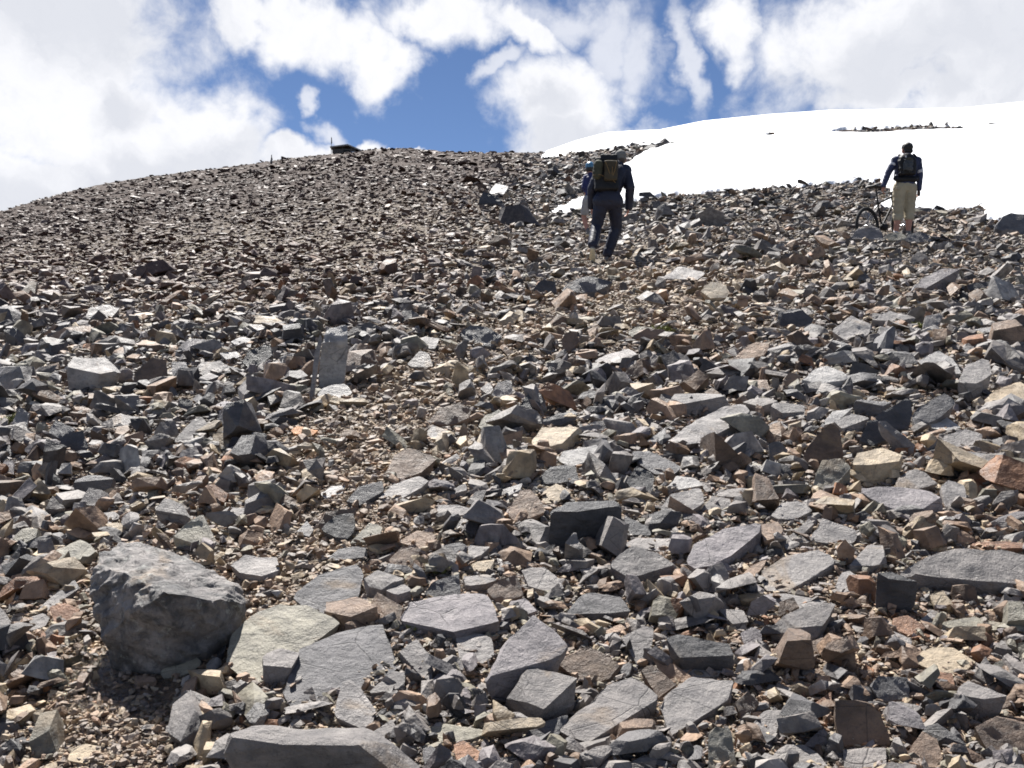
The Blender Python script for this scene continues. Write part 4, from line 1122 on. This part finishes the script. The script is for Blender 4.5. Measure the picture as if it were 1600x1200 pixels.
def cyclist():
    fx, fy, fz, ppm, u0 = FRAMES['cyclist']
    root = empty('person', (fx, fy, fz))
    tag(root, 'person in blue long sleeved jersey and khaki shorts with a daypack, standing beside the bicycle', 'person')
    v0 = 600 - (fz - EYE) * ppm
    def c(cx, cy, y=0): return Vector(((cx / 6.667 + 1310 - u0) / ppm + y * (u0 - 800) / F, y, (v0 - 200 - cy / 6.667) / ppm))
    J = dict(head=c(718, 222, .06), neck=c(716, 292, .03), chest=c(712, 390, .02), waist=c(700, 530, 0),
             shL=c(592, 338, 0), shR=c(822, 338, 0), elL=c(520, 470, -.02), wrL=c(470, 605, -.04), elR=c(850, 470, -.02), wrR=c(840, 635, .02),
             hipL=c(640, 620, 0), hipR=c(748, 620, 0), knL=c(622, 895, .06), anL=c(600, 1098, -.02), heelL=c(600, 1130, -.06), toeL=c(592, 1134, .15),
             knR=c(740, 885, .08), anR=c(728, 1090, .0), heelR=c(728, 1122, -.04), toeR=c(742, 1122, .17))
    _, q = build_body(root, J, (0, .1, 1), (0, 1, -.1), 1.08, (((-.1, .25, -.9), (1, 0, 0), .8, 1), ((-.1, .15, -1), (-1, 0, 0), .6, -1)))
    jer = torso_parts(J, .016, 1.1, .45) + arm_parts(J, 'L', .014, .98, 1.05) + arm_parts(J, 'R', .014, .98, 1.05)
    jo = link('jersey', melt(jer, .0095, 3, .003, 13, 8), M_BLUE, root)
    for s in 'LR':
        t = .32 if s == 'L' else .85
        a = lerp(J['sh' + s], J['el' + s], t); b = lerp(J['sh' + s], J['el' + s], t + .05)
        link('sleeve_band', melt([('c', a, b, .0735 - .010 * t, .0725 - .010 * t)], .007, 1), M_WHITE, jo)
    sh = [('h', [J['hipL'], J['hipR'], lerp(J['waist'], J['hipL'], .55), lerp(J['waist'], J['hipR'], .55)], .118)]
    for s in 'LR':
        K = J['kn' + s]; sh += [('c', J['hip' + s], K + Vector((0, 0, .0)), .122, .093), ('c', K, lerp(K, J['an' + s], .2), .093, .088)]
    so = link('shorts', melt(sh, .0095, 3, .004, 11, 9), M_KHAKI, root)
    link('pocket_flap', melt([('b', c(615, 640, -.115), (.035, .01, .03), (0, 0, .5))], .006, 1), M_KHAKI, so)
    shoe(J, 'L', root, M_WHITE, M_HELM, 'shoe'); shoe(J, 'R', root, M_SHOE, M_HELM, 'shoe')
    link('glove', melt(hand_parts(J['wrR'], (-.1, .15, -1), (-1, 0, 0), .6, -1) + [('h', [J['wrR'] + Vector((0, .01, -.05)), J['wrR'] + Vector((0, .01, -.1))], .030)], .006, 2), M_BLACKP, root)
    H = J['head']
    link('hair', melt([('h', [H + Vector((0, -.028, .045)), H + Vector((0, .03, .05))], .094), ('h', [H + Vector((.035, -.06, -.03)), H + Vector((-.035, -.06, -.03))], .045)], .008, 2), M_HAIR, root)
    pk = empty('backpack', (fx, fy, fz)); tag(pk, 'small dark grey daypack worn over the blue jersey', 'backpack')
    link('pack_body', melt([('e', c(715, 370, -.16), (.165, .085, .15)), ('b', c(715, 425, -.16), (.150, .07, .15), (-.05, 0, 0))], .009, 6, .006, 12, 3), M_BLACKP, pk)
    link('outer_pocket', melt([('b', c(725, 420, -.245), (.08, .03, .10), (-.05, 0.1, .05))], .008, 6, .010, 16, 12), M_GREYP, pk)
    link('top_pouch', melt([('b', c(735, 355, -.235), (.06, .03, .022), (0, .1, 0))], .007, 2, .003, 18, 4), M_OLIVE, pk)
    link('hip_belt', melt([('h', [c(620, 545, -.10), c(795, 545, -.10)], .055), ('h', [c(600, 530, -.04), c(815, 530, -.04)], .052)], .009, 3, .002, 12, 4), M_BLACKP, pk)
    for dx in (-40, 30): cords([c(700 + dx, 320, -.22), c(715 + dx * .3, 400, -.285), c(712 + dx, 490, -.24)], .005, pk, M_GREYP, 'strap')
    link('buckle', melt([('b', c(703, 330, -.235), (.014, .008, .02))], .005, 0), M_WHITE, pk)
    for s in 'LR':
        m = lerp(J['sh' + s], J['neck'], .35); sx = -1 if s == 'L' else 1
        link('shoulder_strap', melt([('c', m + Vector((0, -.10, .02)), m + Vector((0, 0, .085)), .02, .02), ('c', m + Vector((0, 0, .085)), m + Vector((.02 * sx, .12, -.03)), .02, .018), ('c', m + Vector((.02 * sx, .12, -.03)), m + Vector((.05 * sx, .10, -.3)), .018, .014)], .008, 2), M_BLACKP, pk)
    # bicycle: rear wheel towards us on the left, heading away behind the legs
    R0 = c(305, 1040, -.22)
    bike = empty('bicycle', (fx, fy, fz)); tag(bike, 'black mountain bicycle held upright by its saddle beside the khaki shorts', 'bicycle')
    h = Vector((.81, .585, .10)).normalized(); sd_ = Vector((.585, -.81, 0)).normalized(); up = sd_.cross(h).normalized()
    if up.z < 0: up = -up
    def b(a, z_, s_=0): return R0 + h * a + up * z_ + sd_ * s_
    def tubes(name, segs, mat, par, vox=.006): return link(name, melt([('c', p, q_, r1, r2) for p, q_, r1, r2 in segs], vox, 1), mat, par)
    BB, ST, HT, HB, FA = b(.43, -.03), b(.36, .40), b(.80, .52), b(.83, .40), b(1.08, 0)
    tubes('frame', [(BB, ST, .017, .017), (ST, HT, .019, .019), (BB, HB, .022, .022), (HT, HB, .024, .024)] +
          [(b(0, 0, .065 * s), b(.41, -.03, .03 * s), .010, .011) for s in (-1, 1)] + [(b(0, 0, .065 * s), b(.365, .36, .015 * s), .009, .009) for s in (-1, 1)], M_BLK, bike)
    tubes('fork', [(HT + up * .03, b(.86, .31), .017, .017)] + [(b(.87, .31, .05 * s), b(1.08, 0, .055 * s), .018, .014) for s in (-1, 1)] + [(b(.87, .31, .05), b(.87, .31, -.05), .016, .016)], M_ALLOY, bike)
    tubes('seatpost', [(ST, b(.33, .66), .0145, .0145)], M_BLK, bike)
    link('saddle', melt([('h', [b(.21, .70, .055), b(.21, .70, -.055), b(.30, .697, .03), b(.30, .697, -.03), b(.46, .687, 0)], .024)], .007, 2), M_BLK, bike)
    hb = tubes('handlebar', [(HT, b(.80, .60), .015, .015), (b(.80, .60), b(.86, .615), .016, .016), (b(.86, .615, .26), b(.86, .615, -.26), .013, .013)], M_BLK, bike)
    for s in (-1, 1): tubes('grip', [(b(.86, .615, .27 * s), b(.86, .615, .17 * s), .018, .018)], M_TYRE, hb)
    tubes('chainring', [(BB + sd_ * .045, BB + sd_ * .05, .075, .075)], M_BLK, bike, .008)
    for s in (-1, 1):
        e = BB + sd_ * .075 * s + (h * .5 - up * .86) * .17 * s
        tubes('crank', [(BB + sd_ * .07 * s, e, .011, .009)], M_ALLOY, bike)
        link('pedal', melt([('b', e + sd_ * .05 * s, (.045, .04, .010), (0, 0, .9))], .006, 0), M_BLK, bike)
    for cen in (b(0, 0), FA):
        def ring(name, rad, r, mat, par, n1=48, n2=10, knob=0.0):
            bm = bmesh.new(); rows = []
            for i in range(n1):
                a = i * 2 * math.pi / n1; dr = h * math.cos(a) + up * math.sin(a); row = []
                for j in range(n2):
                    t = j * 2 * math.pi / n2; rr = r * (1 + (knob if (i + j) % 2 and math.cos(t) > .3 else 0))
                    row.append(bm.verts.new(cen + dr * (rad + rr * math.cos(t)) + sd_ * rr * math.sin(t)))
                rows.append(row)
            for i in range(n1):
                for j in range(n2): bm.faces.new((rows[i][j], rows[(i + 1) % n1][j], rows[(i + 1) % n1][(j + 1) % n2], rows[i][(j + 1) % n2]))
            bmesh.ops.recalc_face_normals(bm, faces=bm.faces)
            me = bpy.data.meshes.new(name); bm.to_mesh(me); bm.free(); return link(name, me, mat, par)
        w = empty('wheel', (0, 0, 0)); w.parent = bike
        ring('tyre', .308, .027, M_TYRE, w, 96, 10, .12); ring('rim', .276, .010, M_BLK, w)
        tubes('hub', [(cen + sd_ * .05, cen - sd_ * .05, .022, .022)], M_ALLOY, w)
        bm = bmesh.new()
        for i in range(32):
            a = i * 2 * math.pi / 32; dr = h * math.cos(a) + up * math.sin(a); s = 1 if i % 2 else -1
            p, q_ = cen + sd_ * .03 * s + dr * .02, cen + dr * .272; tn = dr.cross(sd_) * .0012
            vs = [bm.verts.new(z_) for z_ in (p - tn, p + tn, q_ + tn, q_ - tn, p + sd_ * .002, q_ + sd_ * .002)]
            bm.faces.new(vs[:4]); bm.faces.new((vs[0], vs[4], vs[5], vs[3])); bm.faces.new((vs[1], vs[2], vs[5], vs[4]))
        me = bpy.data.meshes.new('spokes'); bm.to_mesh(me); bm.free(); link('spokes', me, M_ALLOY, w)
hiker(); second(); cyclist()

# ------------------------------------------------------------------ summit hut, flagpole, cairn
def boxmesh(name, verts, faces, mat, par, bev=0.0):
    bm = bmesh.new(); vs = [bm.verts.new(v) for v in verts]
    for f in faces: bm.faces.new([vs[i] for i in f])
    bmesh.ops.recalc_face_normals(bm, faces=bm.faces)
    if bev: bmesh.ops.bevel(bm, geom=bm.edges[:], offset=bev, segments=1, affect='EDGES')
    me = bpy.data.meshes.new(name); bm.to_mesh(me); bm.free(); return link(name, me, mat, par)
def box(name, x0, x1, y0, y1, z0, z1, mat, par):
    v = [(x, y_, z_) for z_ in (z0, z1) for x, y_ in ((x0, y0), (x1, y0), (x1, y1), (x0, y1))]
    return boxmesh(name, v, [(0, 1, 2, 3), (4, 5, 6, 7), (0, 1, 5, 4), (1, 2, 6, 5), (2, 3, 7, 6), (3, 0, 4, 7)], mat, par)
def hut():
    D = 137.0; k = D / F
    X = (543 - 800) * k; zt = EYE + (600 - 229.5) * k
    r = empty('hut', (X, D, zt - 1.6)); tag(r, 'small low stone hut with sloping grey roof standing on the summit skyline', 'hut')
    box('wall', -1.85, 1.35, -1.4, 1.4, -1.2, 1.02, M_WOOD, r)
    box('door', -.3, .5, -1.46, -1.403, -1.0, .85, M_BLK, r)
    w = box('window', .7, 1.15, -1.45, -1.403, .1, .6, M_ALLOY, r)
    top = [(-2.1, -1.7, 1.28), (.3, -1.7, 1.60), (2.2, -1.7, .78), (-2.1, 1.7, 1.28), (.3, 1.7, 1.60), (2.2, 1.7, .78)]
    bot = [(a, b_, c_ - .16) for a, b_, c_ in top]
    boxmesh('roof', top + bot, [(0, 1, 4, 3), (1, 2, 5, 4), (6, 7, 10, 9), (7, 8, 11, 10), (0, 1, 7, 6), (1, 2, 8, 7), (3, 4, 10, 9), (4, 5, 11, 10), (0, 3, 9, 6), (2, 5, 11, 8)], M_ROOF, r)
    fx_ = (519.5 - 800) * k
    f = empty('flagpole', (fx_, D - 1, zt - 1.3)); tag(f, 'thin leaning pole with a furled scrap of flag at the left corner of the hut', 'flagpole')
    link('pole', melt([('c', (0, 0, -.8), (.03, 0, 2.4), .045, .03)], .02, 0), M_WOOD, f)
    link('flag', melt([('h', [(.05, 0, 2.3), (.09, 0, 1.6), (.03, 0, 1.5)], .05)], .02, 1, .02, 8, 1), M_HELM, f)
    D2 = float(hit(424, 259)); k2 = D2 / F
    cx, cz = (424 - 800) * k2, EYE + (600 - 258) * k2
    ca = empty('cairn', (cx, D2, cz)); tag(ca, 'small pointed stone cairn on the skyline left of the hut', 'cairn')
    zz = -.3
    for i, (w_, h_) in enumerate(((.55, .3), (.42, .26), (.30, .24), (.22, .2), (.12, .28))):
        o = link('stone', ROUGH[i * 3], None, ca); o.location = (random.uniform(-.03, .03), 0, zz + h_ / 2); o.scale = (w_, w_, h_ * 1.9); o.rotation_euler = (0, 0, i * 1.3); o.color = (.10, .095, .09, 1); zz += h_
hut()

# ------------------------------------------------------------------ plants and meltwater
def m_leaf():
    m, T = mat_new('alpine_leaf'); oi = T.n('ShaderNodeObjectInfo')
    n = T.noise(T.n('ShaderNodeNewGeometry').outputs['Position'], 40, 2)
    finish(T, T.mix(n, (.10, .13, .025), (.20, .19, .06)), .6, None, spec=.3); return m
MLF = m_leaf()
def tuft(u, v, size, label, seed):
    rs = random.Random(seed); D = float(hit(u, v)); X = (u - 800) / F * D
    s = size * D / F
    bm = bmesh.new()
    for i in range(240):
        a = rs.random() * 6.283; rr = s * .5 * math.sqrt(rs.random()); bx, by = rr * math.cos(a) * 1.2, rr * math.sin(a)
        gz = float(ground_z(X + bx, D + by)); L = s * rs.uniform(.3, .7); w_ = s * .035
        d = Vector((rs.gauss(0, .5), rs.gauss(0, .5), 1)).normalized(); p = Vector((bx, by, gz - float(ground_z(X, D))))
        sdv = Vector((math.cos(a * 3), math.sin(a * 3), 0)) * w_
        q1 = p + d * L * .6; q2 = p + (d + Vector((d.x, d.y, -.3)) * .6).normalized() * L
        v1, v2, v3, v4, v5 = [bm.verts.new(t) for t in (p - sdv * .6, p + sdv * .6, q1 + sdv, q1 - sdv, q2)]
        bm.faces.new((v1, v2, v3, v4)); bm.faces.new((v4, v3, v5))
    me = bpy.data.meshes.new('alpine_plant'); bm.to_mesh(me); bm.free()
    o = link('alpine_plant', me, MLF); o.location = (X, D, float(ground_z(X, D)) + .01 + s * .1); tag(o, label, 'plant', 'green tufts among the stones')
tuft(1033, 528, 28, 'yellow green tuft between stones on the slope below the hikers', 1)
tuft(1440, 520, 24, 'olive green tuft beside a grey wedge, upper right of the slope', 2)
tuft(645, 988, 14, 'tiny bright green tuft at the left edge of the wide purple grey slab', 3)
tuft(685, 898, 26, 'sparse green tuft behind the wide purple grey slab', 4)
tuft(20, 665, 26, 'dull green tuft at the left edge of the photo', 5)
tuft(1300, 735, 16, 'small olive tuft in front of the brown pyramid', 6)

def m_water():
    m, T = mat_new('meltwater'); pos = T.n('ShaderNodeNewGeometry').outputs['Position']
    n = T.m('ADD', T.noise(pos, 60, 3, .6), T.m('MULTIPLY', T.noise(pos, 170, 2, .6), .4))
    finish(T, (.92, .90, .86), .04, n, .9, .012, .5, **{'Transmission Weight': 1.0, 'IOR': 1.33}); return m
def water():
    def keep(U, D, Z):
        uu, vv = proj((U - 800) / F * D, D, Z)
        a = ((uu - 205) / 165) ** 2 + ((vv - 1065) / 62) ** 2 + fbm(uu / 30, vv / 18, 66, 3) * 1.3
        return a < .8
    me = grid_mesh('meltwater', np.linspace(0, 420, 170), np.linspace(2.6, 3.6, 170), lambda X, D, U: ground_z(X, D) + .012 + .006 * fbm(X * 9, D * 9, 71, 2), keep)
    tag(link('meltwater', me, m_water()), kind='structure')
water()

# ------------------------------------------------------------------ names for the rocks
def describe():
    G = 'rocks lying on the scree slope'
    lands = [r for r in ROCKS if r['land']]
    def rel(a, b):
        dx = a['u'] - b['u']; dy = a['v'] - b['v']
        hz = 'left' if dx < 0 else 'right'; vt = 'above' if dy < 0 else 'below'
        if abs(dx) > 2.2 * abs(dy): return hz + ' of'
        if abs(dy) > 2.2 * abs(dx): return vt
        return vt + ' and ' + hz + ' of'
    keys = {}
    for r in ROCKS:
        c = sorted((l for l in lands if l is not r), key=lambda l: (l['u'] - r['u']) ** 2 + ((l['v'] - r['v']) * 1.6) ** 2)[0]
        r['near'], r['dist'] = c, math.hypot(c['u'] - r['u'], c['v'] - r['v'])
        size = 'large' if r['w'] > 105 else 'small' if r['w'] < 48 else 'middling'
        if r['land']:
            r['label'] = '%s, %s the %s' % (r['land'], rel(r, c), c['land'])
            if len(r['label'].split()) > 16: r['label'] = r['land']
        else:
            keys.setdefault((size, TWORD[r['tone']], r['shape'], rel(r, c), c['land']), []).append(r)
    ORD = ['nearest', 'second nearest', 'third nearest', 'fourth nearest', 'fifth nearest', 'sixth nearest', 'seventh nearest', 'eighth nearest', 'ninth nearest', 'tenth nearest']
    for (size, tw, sh, rl, ln), rs in keys.items():
        rs.sort(key=lambda r: r['dist'])
        for i, r in enumerate(rs):
            if len((ORD[min(i, 9)] + ' ' + ' '.join((size, tw, sh, rl, 'the', ln))).split()) > 16: size = ''
            if len(rs) == 1: r['label'] = '%s %s %s, %s the %s' % (size, tw, sh, rl, ln)
            else: r['label'] = '%s %s %s %s, %s the %s' % (ORD[min(i, 9)], size, tw, sh, rl, ln)
    for r in ROCKS: tag(r['o'], ' '.join(r['label'].split()), 'rock', G)
    L = [r['label'] for r in ROCKS]
    print('labels', len(L), 'unique', len(set(L)), 'maxwords', max(len(l.split()) for l in L))
describe()
